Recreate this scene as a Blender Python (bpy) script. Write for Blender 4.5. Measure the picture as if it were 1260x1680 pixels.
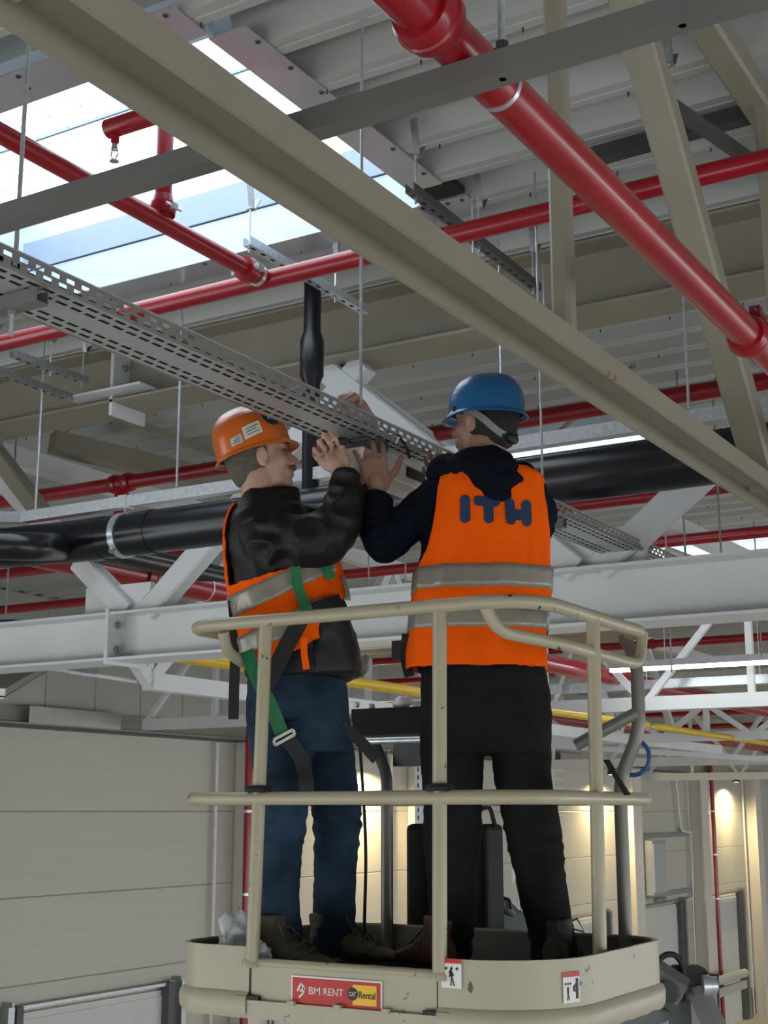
import bpy, bmesh, math, random
import numpy as np
from mathutils import Vector, Matrix, Euler, Quaternion, noise
pi = math.pi
for o in list(bpy.data.objects): bpy.data.objects.remove(o, do_unlink=True)
sc = bpy.context.scene
COL = sc.collection
random.seed(7)

# ---------------------------------------------------------------- camera, world, exposure
FPX = 2250.0; HOR = 491.0
TH = math.atan(HOR / FPX); HD = math.radians(31.0)
cam_d = bpy.data.cameras.new('camera'); cam = bpy.data.objects.new('camera', cam_d); COL.objects.link(cam)
cam_d.sensor_fit = 'VERTICAL'; cam_d.sensor_height = 36.0; cam_d.lens = FPX / 1680.0 * 36.0
cam_d.clip_start = 0.05; cam_d.clip_end = 300
cam.location = (0, 0, 0); cam.rotation_euler = (pi / 2 + TH, 0, HD)
sc.camera = cam
w = bpy.data.worlds.new('sky'); sc.world = w; w.use_nodes = True
wn = w.node_tree.nodes; bg = wn['Background']
bg.inputs['Color'].default_value = (0.90, 0.96, 1.0, 1); bg.inputs['Strength'].default_value = 2.6
sc.view_settings.view_transform = 'Standard'; sc.view_settings.look = 'None'
sc.view_settings.gamma = 1.0; sc.view_settings.use_curve_mapping = False
sc.view_settings.exposure = 0.55

# pixel of the 1260 x 1680 frame -> a point of the hall on a plane X=, Y=, Z= or at distance D
_fh = Vector((-math.sin(HD), math.cos(HD), 0)); _R = Vector((math.cos(HD), math.sin(HD), 0)); _Z = Vector((0, 0, 1))
_F = _fh * math.cos(TH) + _Z * math.sin(TH); _U = -_fh * math.sin(TH) + _Z * math.cos(TH)
def P(px, py, X=None, Y=None, Z=None, D=None):
    d = _F + _R * ((px - 630) / FPX) - _U * ((py - 840) / FPX)
    if X is not None: return d * (X / d.x)
    if Y is not None: return d * (Y / d.y)
    if Z is not None: return d * (Z / d.z)
    return d * (D / d.dot(_fh))

# ---------------------------------------------------------------- materials
MATS = {}
def mat(name, col, rough=0.5, metal=0.0, var=0.06, scale=6.0, bump=0.0, bscale=40.0, spec=0.5, coat=0.0, stretch=None):
    if name in MATS: return MATS[name]
    m = bpy.data.materials.new(name); m.use_nodes = True; nt = m.node_tree; n = nt.nodes; L = nt.links
    b = n['Principled BSDF']; b.inputs['Roughness'].default_value = rough; b.inputs['Metallic'].default_value = metal
    b.inputs['Specular IOR Level'].default_value = spec
    if coat: b.inputs['Coat Weight'].default_value = coat; b.inputs['Coat Roughness'].default_value = 0.12
    tc = n.new('ShaderNodeTexCoord'); mp = n.new('ShaderNodeMapping'); L.new(tc.outputs['Object'], mp.inputs['Vector'])
    if stretch: mp.inputs['Scale'].default_value = stretch
    nz = n.new('ShaderNodeTexNoise'); nz.inputs['Scale'].default_value = scale; nz.inputs['Detail'].default_value = 6
    L.new(mp.outputs[0], nz.inputs['Vector'])
    rp = n.new('ShaderNodeValToRGB'); L.new(nz.outputs['Fac'], rp.inputs['Fac'])
    c = col
    rp.color_ramp.elements[0].position = 0.3; rp.color_ramp.elements[1].position = 0.7
    rp.color_ramp.elements[0].color = (c[0] * (1 - var), c[1] * (1 - var), c[2] * (1 - var), 1)
    rp.color_ramp.elements[1].color = (min(1, c[0] * (1 + var)), min(1, c[1] * (1 + var)), min(1, c[2] * (1 + var)), 1)
    L.new(rp.outputs['Color'], b.inputs['Base Color'])
    if bump:
        bn = n.new('ShaderNodeTexNoise'); bn.inputs['Scale'].default_value = bscale; bn.inputs['Detail'].default_value = 4
        L.new(mp.outputs[0], bn.inputs['Vector'])
        bp = n.new('ShaderNodeBump'); bp.inputs['Strength'].default_value = bump; bp.inputs['Distance'].default_value = 0.01
        L.new(bn.outputs['Fac'], bp.inputs['Height']); L.new(bp.outputs['Normal'], b.inputs['Normal'])
    MATS[name] = m
    return m
def emit(name, col, s):
    if name in MATS: return MATS[name]
    m = bpy.data.materials.new(name); m.use_nodes = True; n = m.node_tree.nodes
    e = n.new('ShaderNodeEmission'); e.inputs['Color'].default_value = (*col, 1); e.inputs['Strength'].default_value = s
    m.node_tree.links.new(e.outputs[0], n['Material Output'].inputs['Surface']); MATS[name] = m
    return m
def worn(name, base, under, rough, amount, scale=9.0, metal_under=0.0):
    "paint with chipped spots showing another colour"
    m = mat(name, base, rough, var=0.05); nt = m.node_tree; n = nt.nodes; L = nt.links; b = n['Principled BSDF']
    src = b.inputs['Base Color'].links[0].from_socket
    tc = n.new('ShaderNodeTexCoord'); nz = n.new('ShaderNodeTexNoise'); nz.inputs['Scale'].default_value = scale; nz.inputs['Detail'].default_value = 8; nz.inputs['Roughness'].default_value = 0.65
    L.new(tc.outputs['Object'], nz.inputs['Vector'])
    rp = n.new('ShaderNodeValToRGB'); rp.color_ramp.elements[0].position = 1 - amount - 0.02; rp.color_ramp.elements[1].position = 1 - amount
    L.new(nz.outputs['Fac'], rp.inputs['Fac'])
    mx = n.new('ShaderNodeMix'); mx.data_type = 'RGBA'; L.new(rp.outputs['Color'], mx.inputs['Factor'])
    L.new(src, mx.inputs[6]); mx.inputs[7].default_value = (*under, 1); L.new(mx.outputs[2], b.inputs['Base Color'])
    return m

deckM = mat('deck_paint', (0.46, 0.465, 0.44), 0.55, var=0.05, scale=1.5, stretch=(0.3, 3, 3))
beige = mat('beige_steel_paint', (0.28, 0.252, 0.195), 0.45, var=0.05, scale=3)
white = mat('white_steel_paint', (0.66, 0.67, 0.67), 0.4, var=0.04, scale=3)
redM = mat('red_pipe_paint', (0.31, 0.003, 0.011), 0.30, var=0.10, scale=5, coat=0.3)
galv = mat('galvanised_steel', (0.42, 0.43, 0.44), 0.38, 0.85, var=0.16, scale=30)
zinc = mat('bright_zinc', (0.66, 0.70, 0.74), 0.32, 0.75, var=0.14, scale=40)
darkst = mat('dark_steel', (0.06, 0.065, 0.065), 0.45, 0.3, var=0.2)
graych = mat('grey_channel', (0.17, 0.165, 0.155), 0.5, 0.2, var=0.08)
blackP = mat('black_plastic_pipe', (0.008, 0.009, 0.012), 0.27, var=0.2, scale=8)
blackR = mat('black_rubber', (0.012, 0.012, 0.012), 0.6, var=0.2)
wallM = mat('wall_panel_paint', (0.54, 0.515, 0.45), 0.55, var=0.03, scale=1.2, bump=0.12, bscale=30, stretch=(0.2, 0.4, 12))
wallV = mat('upper_panel_paint', (0.42, 0.41, 0.37), 0.55, var=0.04, scale=1.5)
colM = mat('column_paint', (0.68, 0.64, 0.59), 0.5, var=0.03)
concr = mat('concrete_floor', (0.42, 0.41, 0.39), 0.5, var=0.12, scale=1.0)
yellowP = mat('yellow_gas_paint', (0.65, 0.42, 0.01), 0.35, var=0.05)
trimM = mat('trim_sheet', (0.52, 0.51, 0.54), 0.20, 0.35, var=0.03)
curbM = mat('curb_sheet', (0.62, 0.72, 0.84), 0.5, var=0.03)
curbD = mat('curb_sheet_grey', (0.36, 0.44, 0.56), 0.5, var=0.03)

# ---------------------------------------------------------------- mesh builder
def frame(d, up=(0, 0, 1)):
    d = Vector(d).normalized(); u = Vector(up)
    if abs(d.dot(u)) > 0.98: u = Vector((0, 1, 0)) if abs(d.y) < 0.9 else Vector((1, 0, 0))
    s = d.cross(u).normalized(); u = s.cross(d).normalized()
    return d, s, u
class MB:
    def __init__(s): s.v = []; s.f = []
    def add(s, vs, fs):
        k = len(s.v); s.v += [tuple(x) for x in vs]; s.f += [tuple(i + k for i in f) for f in fs]; return s
    def box(s, c, size, rot=None):
        c = Vector(c); h = [x / 2 for x in size]; vs = []
        for z in (-1, 1):
            for y in (-1, 1):
                for x in (-1, 1):
                    p = Vector((x * h[0], y * h[1], z * h[2]))
                    vs.append(c + (rot @ p if rot is not None else p))
        return s.add(vs, [(0, 2, 3, 1), (4, 5, 7, 6), (0, 1, 5, 4), (2, 6, 7, 3), (0, 4, 6, 2), (1, 3, 7, 5)])
    def bx(s, x0, x1, y0, y1, z0, z1):
        return s.box(((x0 + x1) / 2, (y0 + y1) / 2, (z0 + z1) / 2), (abs(x1 - x0), abs(y1 - y0), abs(z1 - z0)))
    def prism(s, prof, p0, p1, up=(0, 0, 1)):
        "profile (side, up) polygon swept straight from p0 to p1"
        p0 = Vector(p0); p1 = Vector(p1); d, sd, u = frame(p1 - p0, up); n = len(prof)
        vs = [p0 + sd * a + u * b for a, b in prof] + [p1 + sd * a + u * b for a, b in prof]
        fs = [(i, (i + 1) % n, n + (i + 1) % n, n + i) for i in range(n)] + [tuple(range(n))[::-1], tuple(range(n, 2 * n))]
        return s.add(vs, fs)
    def bar(s, p0, p1, w_, h_, up=(0, 0, 1), ch=0.0):
        a, b = w_ / 2, h_ / 2
        if ch: pr = [(-a + ch, -b), (a - ch, -b), (a, -b + ch), (a, b - ch), (a - ch, b), (-a + ch, b), (-a, b - ch), (-a, -b + ch)]
        else: pr = [(-a, -b), (a, -b), (a, b), (-a, b)]
        return s.prism(pr, p0, p1, up)
    def ibeam(s, p0, p1, w_, h_, tf=0.012, tw=0.009, up=(0, 0, 1)):
        a, b, t = w_ / 2, h_ / 2, tw / 2
        return s.prism([(-a, -b), (a, -b), (a, -b + tf), (t, -b + tf), (t, b - tf), (a, b - tf), (a, b), (-a, b), (-a, b - tf), (-t, b - tf), (-t, -b + tf), (-a, -b + tf)], p0, p1, up)
    def chan(s, p0, p1, w_, h_, t=0.004, up=(0, 0, 1)):
        "U channel, open towards -up"
        a, b = w_ / 2, h_ / 2
        return s.prism([(-a, -b), (-a + t, -b), (-a + t, b - t), (a - t, b - t), (a - t, -b), (a, -b), (a, b), (-a, b)], p0, p1, up)
    def tube(s, pts, r, n=12, cap=True, closed=False):
        pts = [Vector(p) for p in pts]; m = len(pts); rs = r if isinstance(r, (list, tuple)) else [r] * m
        prev = None; k = len(s.v)
        for i, p in enumerate(pts):
            if closed: t = pts[(i + 1) % m] - pts[i - 1]
            else: t = (pts[min(i + 1, m - 1)] - pts[max(i - 1, 0)])
            t.normalize()
            if prev is None: _, a, b = frame(t)
            else:
                a = (prev - t * prev.dot(t)).normalized(); b = a.cross(t)
            prev = a; b = t.cross(a)
            for j in range(n):
                q = 2 * pi * j / n; s.v.append(tuple(p + (a * math.cos(q) + b * math.sin(q)) * rs[i]))
        for i in range(m - (0 if closed else 1)):
            i2 = (i + 1) % m
            for j in range(n):
                j2 = (j + 1) % n; s.f.append((k + i * n + j, k + i * n + j2, k + i2 * n + j2, k + i2 * n + j))
        if cap and not closed:
            s.f.append(tuple(k + j for j in range(n))[::-1]); s.f.append(tuple(k + (m - 1) * n + j for j in range(n)))
        return s
    def rings(s, rr, cap=True):
        "loft through rings (lists of points of equal length)"
        k = len(s.v); n = len(rr[0])
        for r in rr: s.v += [tuple(p) for p in r]
        for i in range(len(rr) - 1):
            for j in range(n):
                j2 = (j + 1) % n; s.f.append((k + i * n + j, k + i * n + j2, k + (i + 1) * n + j2, k + (i + 1) * n + j))
        if cap:
            s.f.append(tuple(k + j for j in range(n))[::-1]); s.f.append(tuple(k + (len(rr) - 1) * n + j for j in range(n)))
        return s
    def lathe(s, p0, axis, prof, n=20):
        "profile of (distance along axis, radius)"
        d, a, b = frame(axis); p0 = Vector(p0)
        return s.rings([[p0 + d * t + (a * math.cos(2 * pi * j / n) + b * math.sin(2 * pi * j / n)) * max(r, 1e-4) for j in range(n)] for t, r in prof])
    def ell(s, c, r, rot=None, n=16, m=10):
        c = Vector(c); rr = []
        for i in range(1, m):
            t = pi * i / m
            ring = []
            for j in range(n):
                q = 2 * pi * j / n
                p = Vector((math.sin(t) * math.cos(q) * r[0], math.sin(t) * math.sin(q) * r[1], -math.cos(t) * r[2]))
                ring.append(c + (rot @ p if rot is not None else p))
            rr.append(ring)
        k = len(s.v); s.rings(rr, cap=False)
        b = Vector((0, 0, -r[2])); t_ = Vector((0, 0, r[2]))
        s.v.append(tuple(c + (rot @ b if rot is not None else b))); s.v.append(tuple(c + (rot @ t_ if rot is not None else t_)))
        kb, kt = len(s.v) - 2, len(s.v) - 1; l = k + (m - 2) * n
        for j in range(n):
            j2 = (j + 1) % n; s.f.append((k + j2, k + j, kb)); s.f.append((l + j, l + j2, kt))
        return s
    def mesh(s, name, smooth=None):
        me = bpy.data.meshes.new(name); me.from_pydata(s.v, [], s.f)
        bm = bmesh.new(); bm.from_mesh(me); bmesh.ops.recalc_face_normals(bm, faces=bm.faces); bm.to_mesh(me); bm.free()
        if smooth: shade(me, smooth)
        return me
    def build(s, name, m, parent=None, smooth=None, **kw):
        me = s.mesh(name, smooth); me.materials.append(m)
        return obj(name, me, parent, **kw)
def shade(me, ang=40):
    me.polygons.foreach_set('use_smooth', [True] * len(me.polygons))
    if ang and ang < 179:
        bm = bmesh.new(); bm.from_mesh(me); c = math.radians(ang)
        for e in bm.edges:
            if len(e.link_faces) == 2 and e.calc_face_angle(0) > c: e.smooth = False
        bm.to_mesh(me); bm.free()
def obj(name, me, parent=None, loc=None, **kw):
    o = bpy.data.objects.new(name, me); COL.objects.link(o)
    if parent is not None: o.parent = parent
    if loc is not None: o.location = loc
    for k, v in kw.items(): o[k] = v
    return o
def tag(o, label, cat, group=None):
    o['label'] = label; o['category'] = cat
    if group: o['group'] = group
    return o
def thing(name, label, cat, loc=(0, 0, 0), group=None):
    o = bpy.data.objects.new(name, None); COL.objects.link(o); o.empty_display_size = 0.05
    o.location = (0, 0, 0)
    return tag(o, label, cat, group)
def copyo(src, parent, loc=None, mtx=None):
    c = src.copy(); COL.objects.link(c); c.parent = parent
    if loc is not None: c.location = loc
    return c
def structure(o): o['kind'] = 'structure'; return o
def arc(c, r, a0, a1, n, ax, ay):
    c = Vector(c); ax = Vector(ax); ay = Vector(ay)
    return [c + ax * (r * math.cos(a0 + (a1 - a0) * i / n)) + ay * (r * math.sin(a0 + (a1 - a0) * i / n)) for i in range(n + 1)]
def fillet(pts, r, n=5):
    "polyline with rounded corners"
    pts = [Vector(p) for p in pts]; out = [pts[0]]
    for i in range(1, len(pts) - 1):
        a, b, c = pts[i - 1], pts[i], pts[i + 1]
        d0 = (a - b); d1 = (c - b); k = min(r, d0.length * 0.48, d1.length * 0.48)
        q0 = b + d0.normalized() * k; q1 = b + d1.normalized() * k
        for j in range(n + 1):
            t = j / n; out.append(q0 * (1 - t) ** 2 + b * (2 * t * (1 - t)) + q1 * t * t)
    out.append(pts[-1]); return out

# ================================================================ THE SETTING
FZ = -6.0; WX = -13.0; DZ = 2.75; PIT = 0.31
floor = structure(MB().bx(WX - .3, 16, -9, 62, FZ - .2, FZ).build('floor', concr))
# ---- left wall: rows of sandwich panels between the columns
wl = structure(MB().bx(WX - .30, WX - .12, -2, 60, FZ, 3.2).build('wall_left', wallV))
BAY = [1.4, 6.7, 11.95, 17.2, 22.5, 27.8, 33.1, 38.4, 43.7, 49.0, 54.3]
def panel_mesh(L, h):
    a, b, c = L / 2, h / 2, 0.012
    m = MB(); m.rings([[(-.06, -a, -b), (-.06, a, -b), (-.06, a, b), (-.06, -a, b)], [(.052, -a, -b), (.052, a, -b), (.052, a, b), (.052, -a, b)], [(.06, -a + c, -b + c), (.06, a - c, -b + c), (.06, a - c, b - c), (.06, -a + c, b - c)]])
    me = m.mesh('panel'); me.materials.append(wallM); return me
pmesh = {}
for i in range(len(BAY) - 1):
    L = BAY[i + 1] - BAY[i]; k = round(L, 2)
    if k not in pmesh: pmesh[k] = panel_mesh(L - .02, 1.045)
    for r in range(7):
        if i == 0 : continue
        zc = 0.525 - 1.05 * r
        if i > 5 and r > 5: continue
        obj('panel', pmesh[k], wl, loc=(WX - .06, (BAY[i] + BAY[i + 1]) / 2, zc))
um = MB(); um.rings([[(-.05, -.46, -.72), (-.05, .46, -.72), (-.05, .46, .72), (-.05, -.46, .72)], [(.035, -.46, -.72), (.035, .46, -.72), (.035, .46, .72), (.035, -.46, .72)], [(.045, -.45, -.72), (.045, .45, -.72), (.045, .45, .72), (.045, -.45, .72)]])
ume = um.mesh('upper_panel'); ume.materials.append(wallV)
y = 8.0
while y < 52:
    obj('upper_panel', ume, wl, loc=(WX - .06, y, 2.03)); y += 0.93
# columns: flanged section standing proud of the panels
cm = MB(); cm.ibeam((0, 0, FZ), (0, 0, 2.6), 0.50, 0.45, 0.03, 0.03, up=(1, 0, 0)); cme = cm.mesh('column'); cme.materials.append(colM)
cmw = MB().bx(0, .34, -.26, .26, FZ, 1.05); cmw.bx(.30, .36, -.30, .30, FZ, 1.05); cwm = cmw.mesh('column'); cwm.materials.append(colM)
for y in BAY[2:]: obj('column', cwm, wl, loc=(WX, y + (.25 if y > 12 else -.45), 0))
# pressed steel edge beam running along the wall above the doors
eb = MB(); eb.prism([(-.02, -.125), (.22, -.125), (.22, -.09), (.10, -.07), (.06, .125), (-.02, .125)], (WX - .02, 3, 1.18), (WX - .02, 56, 1.18))
eb.build('edge_beam', mat('edge_beam_steel', (.36, .345, .31), .35, .3, var=.1, scale=.6), wl)
MB().bx(WX, WX + .3, 3, 56, 1.03, 1.052).build('shadow_gap', darkst, wl)
for i, y in enumerate((12.6, 18.3, 23.6, 29.0, 34.3, 39.6)):
    MB().bx(WX + .22, WX + .235, y, y + 1.7, 1.085, 1.30).build('cover_plate', mat('cover_plate_steel', (.44, .42, .39), .3, .5, var=.06), wl)
# dock doors
def door(n, y0):
    y1 = y0 + 3.05; d = structure(MB().bx(WX + .01, WX + .06, y0, y1, FZ, -2.42).build('door_%d' % n, mat('door_leaf_paint', (.60, .60, .57), .5, var=.03)))
    for k in range(4):
        MB().bx(WX + .06, WX + .075, y0 + .12, y1 - .12, -2.5 - .88 * (k + 1) + .02, -2.5 - .88 * k).build('door_section', mat('door_leaf_paint', (0, 0, 0)), d)
    for yy, s in ((y0, -1), (y1, 1)):
        t = MB(); t.bx(WX + .06, WX + .12, yy - .05, yy + .05, FZ, -2.3); t.bx(WX + .06, WX + .24, yy + s * .05, yy + s * .075, FZ, -2.25); t.bx(WX + .24, WX + .26, yy + s * .05, yy + s * .15, FZ, -2.3)
        t.build('track', galv, d)
        MB().bx(WX + .06, WX + .2, yy - s * .16, yy - s * .05, FZ, -2.32).build('brush_seal', mat('door_seal', (.10, .10, .105), .6), d)
    MB().bx(WX + .10, WX + .16, y0, y1, -2.36, -2.32).build('header_bar', galv, d)
for n, y0 in enumerate((12.65, 17.9, 23.2, 28.5, 33.85, 39.15)): door(n + 1, y0)
# pipes and conduits on the wall
def vpipe(name, y, r, z0, z1, m, x=WX + .42, joints=()):
    p = MB().tube([(x, y, z0), (x, y, z1)], r, 10)
    o = p.build(name, m, wl, smooth=40)
    return o
for y in (16.98, 39.15): vpipe('riser_pipe', y, .06, FZ, 1.9, redM)
for y in (17.6, 22.4): vpipe('thin_riser', y, .02, FZ, 1.9, redM)
for y in (16.62, 21.75, 22.9, 27.2, 32.9, 38.0, 43.2): vpipe('conduit', y, .028, FZ, 1.0, mat('conduit_pvc', (.70, .69, .66), .4), x=WX + .09)
for y in (16.98, 39.15):
    for z in (0.0, -1.2, -2.4): MB().tube([(WX + .42, y, z - .02), (WX + .42, y, z + .02)], .075, 10).build('pipe_clip', zinc, wl, smooth=40)
# warm down-lights over some of the dock bays
def downlight(y, e, label):
    t = thing('dock_light', label, 'lamp', group='dock lights under the wall beam')
    MB().lathe((WX + .40, y, 1.02), (0, 0, -1), [(0, .03), (.02, .09), (.16, .11), (.16, .08)], 14).build('lamp_housing', darkst, t, smooth=40)
    MB().bar((WX + .34, y, 1.04), (WX + .55, y, 1.04), .04, .03).build('arm', zinc, t)
    MB().lathe((WX + .40, y, .87), (0, 0, -1), [(0, .08), (.015, .06)], 14).build('lens', emit('warm_lens', (1, .85, .5), 6), t)
    ld = bpy.data.lights.new('dock_lamp', 'SPOT'); ld.energy = e; ld.color = (1, .80, .42); ld.spot_size = 2.9; ld.spot_blend = .6; ld.shadow_soft_size = .06
    lo = bpy.data.objects.new('lamp_light', ld); COL.objects.link(lo); lo.parent = t; lo.location = (WX + .40, y, .84); lo.rotation_euler = (0, -.25, 0)
downlight(20.9, 520, 'warm dock light above the wall seen between the legs of the jeans')
downlight(31.6, 520, 'warm dock light over the yellow lit wall right of the guard post')
downlight(41.6, 520, 'warm dock light over the yellow lit bay near the right edge')
# metal heater cabinet and rails on the wall between two doors
t = thing('wall_cabinet', 'tall galvanised cabinet mounted on the wall beside dock door', 'cabinet')
MB().bx(WX + .06, WX + .55, 33.75, 34.75, -2.05, -.72).build('body', mat('cabinet_steel', (.52, .54, .55), .25, .6, var=.12, scale=2), t)
MB().bx(WX + .55, WX + .57, 33.8, 34.7, -1.98, -.80).build('door', zinc, t)
MB().tube([(WX + .45, 34.1, -2.18), (WX + .45, 34.8, -2.18)], .06, 10).build('motor', galv, t, smooth=40)
for z in (-.62, -2.12): tag(MB().bx(WX + .0, WX + .09, 33.6, 38.0, z - .06, z + .06).build('wall_rail', galv), 'galvanised rail on the dock wall %s the tall metal cabinet' % ('above' if z > -1 else 'below'), 'rail', 'rails by the wall cabinet')

# louvre slats at the top of the lit bays, zig-zag conduit and a folded dock arm
for y0 in (28.3, 38.95):
    for k in range(6): MB().bx(WX + .003, WX + .03, y0, y0 + 1.25, .90 - .20 * k, .93 - .20 * k).build('louvre_slat', mat('louvre_white', (.75, .75, .72), .4), wl)
zz = [P(px, py, X=WX + .12) for px, py in ((1108, 1275), (1117, 1362), (1133, 1366), (1137, 1473), (1122, 1478), (1132, 1610))]
MB().tube(fillet(zz, .1), .035, 8).build('conduit', MATS['conduit_pvc'], wl, smooth=50)
t = thing('dock_barrier', 'grey folding dock barrier with black bumper at the lower right', 'barrier')
a_ = P(1170, 1612, X=WX + 1.0); b_ = P(1222, 1596, X=WX + .7)
MB().tube([a_, b_], .12, 12).build('arm_tube', mat('dock_arm_grey', (.50, .50, .47), .4), t, smooth=40)
MB().bar(a_ - _Z * .3, b_ - _Z * .3, .1, .22).build('arm_beam', MATS['dock_arm_grey'], t)
MB().tube([b_ - _Z * .3, b_ - _Z * .3 + Vector((-.40, 0, -.2))], .06, 8).build('wall_bracket', galv, t, smooth=40)
MB().bar(a_ + Vector((.05, -.25, .25)), a_ + Vector((.05, -.3, -.8)), .28, .3).build('bumper', blackR, t)

# ---- ceiling: trapezoidal steel deck in sheets, ribs running across the hall
ceil = structure(MB().bx(-13.2, 9, -6, 56, DZ + .20, DZ + .24).build('ceiling', deckM))
SKY = [(-5.45, -2.865, 3.53, 5.15)]
SKY2 = (-8.2, -5.2, 8.55, 9.25)
HOLES = [SKY[0], (-5.2, -3.46, 9.05, 10.1), (-5.6, -3.6, 13.7, 15.1)]
# rebuild the roof slab with the skylight openings left out
def cut_rects(x0, x1, y0, y1, holes):
    ys = sorted({y0, y1} | {h[2] for h in holes if y0 < h[2] < y1} | {h[3] for h in holes if y0 < h[3] < y1}); out = []
    for a, b in zip(ys, ys[1:]):
        cuts = sorted((h[0], h[1]) for h in holes if h[2] < (a + b) / 2 < h[3]); x = x0
        for c0, c1 in cuts: out.append((x, c0, a, b)); x = c1
        out.append((x, x1, a, b))
    return out
cb = MB()
for r in cut_rects(-13.2, 9, -6, 56, HOLES): cb.bx(r[0], r[1], r[2], r[3], DZ + .20, DZ + .24)
ceil.data = cb.mesh('ceiling'); ceil.data.materials.append(deckM)
Y0 = 4.65 - 31 * PIT
def sheet(x0, x1, y, n=3):
    m = MB(); prof = []
    for k in range(n):
        c = y + k * PIT
        prof += [(c - .095, .14), (c - .048, 0), (c - .008, 0), (c - .004, .005), (c + .004, .005), (c + .008, 0), (c + .048, 0), (c + .095, .14)]
    vs = [(x0, a, DZ + b) for a, b in prof] + [(x1, a, DZ + b) for a, b in prof] + [(x0, a, DZ + b + .004) for a, b in prof] + [(x1, a, DZ + b + .004) for a, b in prof]
    q = len(prof); fs = []
    for i in range(q - 1):
        fs += [(i, i + 1, q + i + 1, q + i), (2 * q + i, 3 * q + i, 3 * q + i + 1, 2 * q + i + 1)]
    m.add(vs, fs)
    return m
k = 0
while True:
    y = Y0 + k * 3 * PIT
    if y > 52: break
    ya, yb = y - .155, y + 2.5 * PIT
    # the openings trim the ribs they cross
    segs = [(-13.2, 9.0)]
    rib = []
    for j in range(3):
        c = y + j * PIT
        cuts = sorted((h[0], h[1]) for h in HOLES if h[2] - .13 < c < h[3] + .13)
        rib.append(cuts)
    if not any(rib): sheet(-13.2, 9.0, y).build('deck_sheet', deckM, ceil)
    else:
        m = MB()
        for j in range(3):
            x = -13.2
            for c0, c1 in rib[j]:
                s_ = sheet(x, c0, y + j * PIT, 1); m.add(s_.v, s_.f); x = c1
            s_ = sheet(x, 9.0, y + j * PIT, 1); m.add(s_.v, s_.f)
        m.build('deck_sheet', deckM, ceil)
    k += 1
# screws through the side laps
scr = MB()
for k in range(0, 60):
    y = 4.65 + (k * 2 - 6) * PIT
    if y > 16: break
    for i in range(24):
        x = -8 + i * .42 + (k % 3) * .13
        if any(h[0] - .1 < x < h[1] + .1 and h[2] - .1 < y < h[3] + .1 for h in HOLES): continue
        scr.tube([(x, y + .034, DZ + .004), (x, y + .034, DZ - .020)], .0035, 5)
scr.build('deck_screws', darkst, ceil, kind='stuff')

# ---- skylight: curb, sheet trims, wire mesh, glazing
sx0, sx1, sy0, sy1 = SKY[0]
win = structure(bpy.data.objects.new('window_1', None)); COL.objects.link(win)
glz = bpy.data.materials.new('skylight_glazing'); glz.use_nodes = True
_n = glz.node_tree.nodes; _l = glz.node_tree.links; _tr = _n.new('ShaderNodeBsdfTransparent'); _tr.inputs['Color'].default_value = (.97, .99, 1, 1)
_tl = _n.new('ShaderNodeBsdfTranslucent'); _tl.inputs['Color'].default_value = (.9, .93, .95, 1); _mx = _n.new('ShaderNodeMixShader'); _mx.inputs[0].default_value = .25
_l.new(_tr.outputs[0], _mx.inputs[1]); _l.new(_tl.outputs[0], _mx.inputs[2]); _l.new(_mx.outputs[0], _n['Material Output'].inputs['Surface'])
CZ0, CZ1 = DZ - .005, DZ + .62
MB().bx(sx0, sx1, sy1, sy1 + .02, CZ0, CZ0 + .20).build('curb', curbM, win)
MB().bx(sx0, sx1, sy1 - .012, sy1 + .02, CZ0 + .205, CZ0 + .37).build('curb_lap', curbD, win)  # lap band in a darker tone: its shadow strip is put into the colour
MB().bx(sx0, sx1, sy1, sy1 + .02, CZ0 + .37, CZ1).build('curb', curbM, win)
MB().bx(sx0, sx1, sy0 - .02, sy0, CZ0, CZ1).build('curb', curbM, win)
MB().bx(sx1, sx1 + .02, sy0, sy1, CZ0, CZ1).build('curb', curbM, win)
MB().bx(sx0 - .02, sx0, sy0, sy1, CZ0, CZ1).build('curb', curbM, win)
gm = MB(); N = 8
gm.rings([[(sx0 - .03 + (sx1 - sx0 + .06) * i / N, yy, CZ1 + .12 * math.sin(pi * i / N)) for i in range(N + 1)] + [(sx0 - .03 + (sx1 - sx0 + .06) * i / N, yy, CZ1 + .006 + .12 * math.sin(pi * i / N)) for i in range(N, -1, -1)] for yy in (sy0 - .03, sy1 + .03)])
gm.build('glazing', glz, win, smooth=30)
wm = MB()
x = sx0 + .1
while x < sx1: wm.tube([(x, sy0, DZ + .56), (x, sy1, DZ + .56)], .0022, 4); x += .2
y = sy0 + .08
while y < sy1: wm.tube([(sx0, y, DZ + .56), (sx1, y, DZ + .56)], .0022, 4); y += .2
wm.build('safety_mesh', galv, win)
MB().bx(sx0, sx1, sy0 + 1.0, sy0 + 1.015, DZ + .545, DZ + .56).build('glazing_bar', curbD, win)
def trim(x0, x1, y0, y1, lab):
    o = MB().bx(x0, x1, y0, y1, DZ - .010, DZ - .004).build('trim_sheet', trimM, win)
    s = MB()
    for i in range(3):
        if x1 - x0 < y1 - y0: c = (x1 - .02, y0 + (y1 - y0) * (i + .5) / 3)
        else: c = (x0 + (x1 - x0) * (i + .5) / 3, y0 + .03)
        s.lathe((c[0], c[1], DZ - .010), (0, 0, -1), [(0, .012), (.006, .009), (.008, .001)], 8)
    s.build('screw_heads', darkst, o, kind='stuff')
trim(sx1, sx1 + .165, 3.53, 4.16, ''); trim(sx1, sx1 + .165, 4.20, 5.0, ''); trim(sx1 - .3, sx1 + .02, 3.30, 3.50, '')
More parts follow.
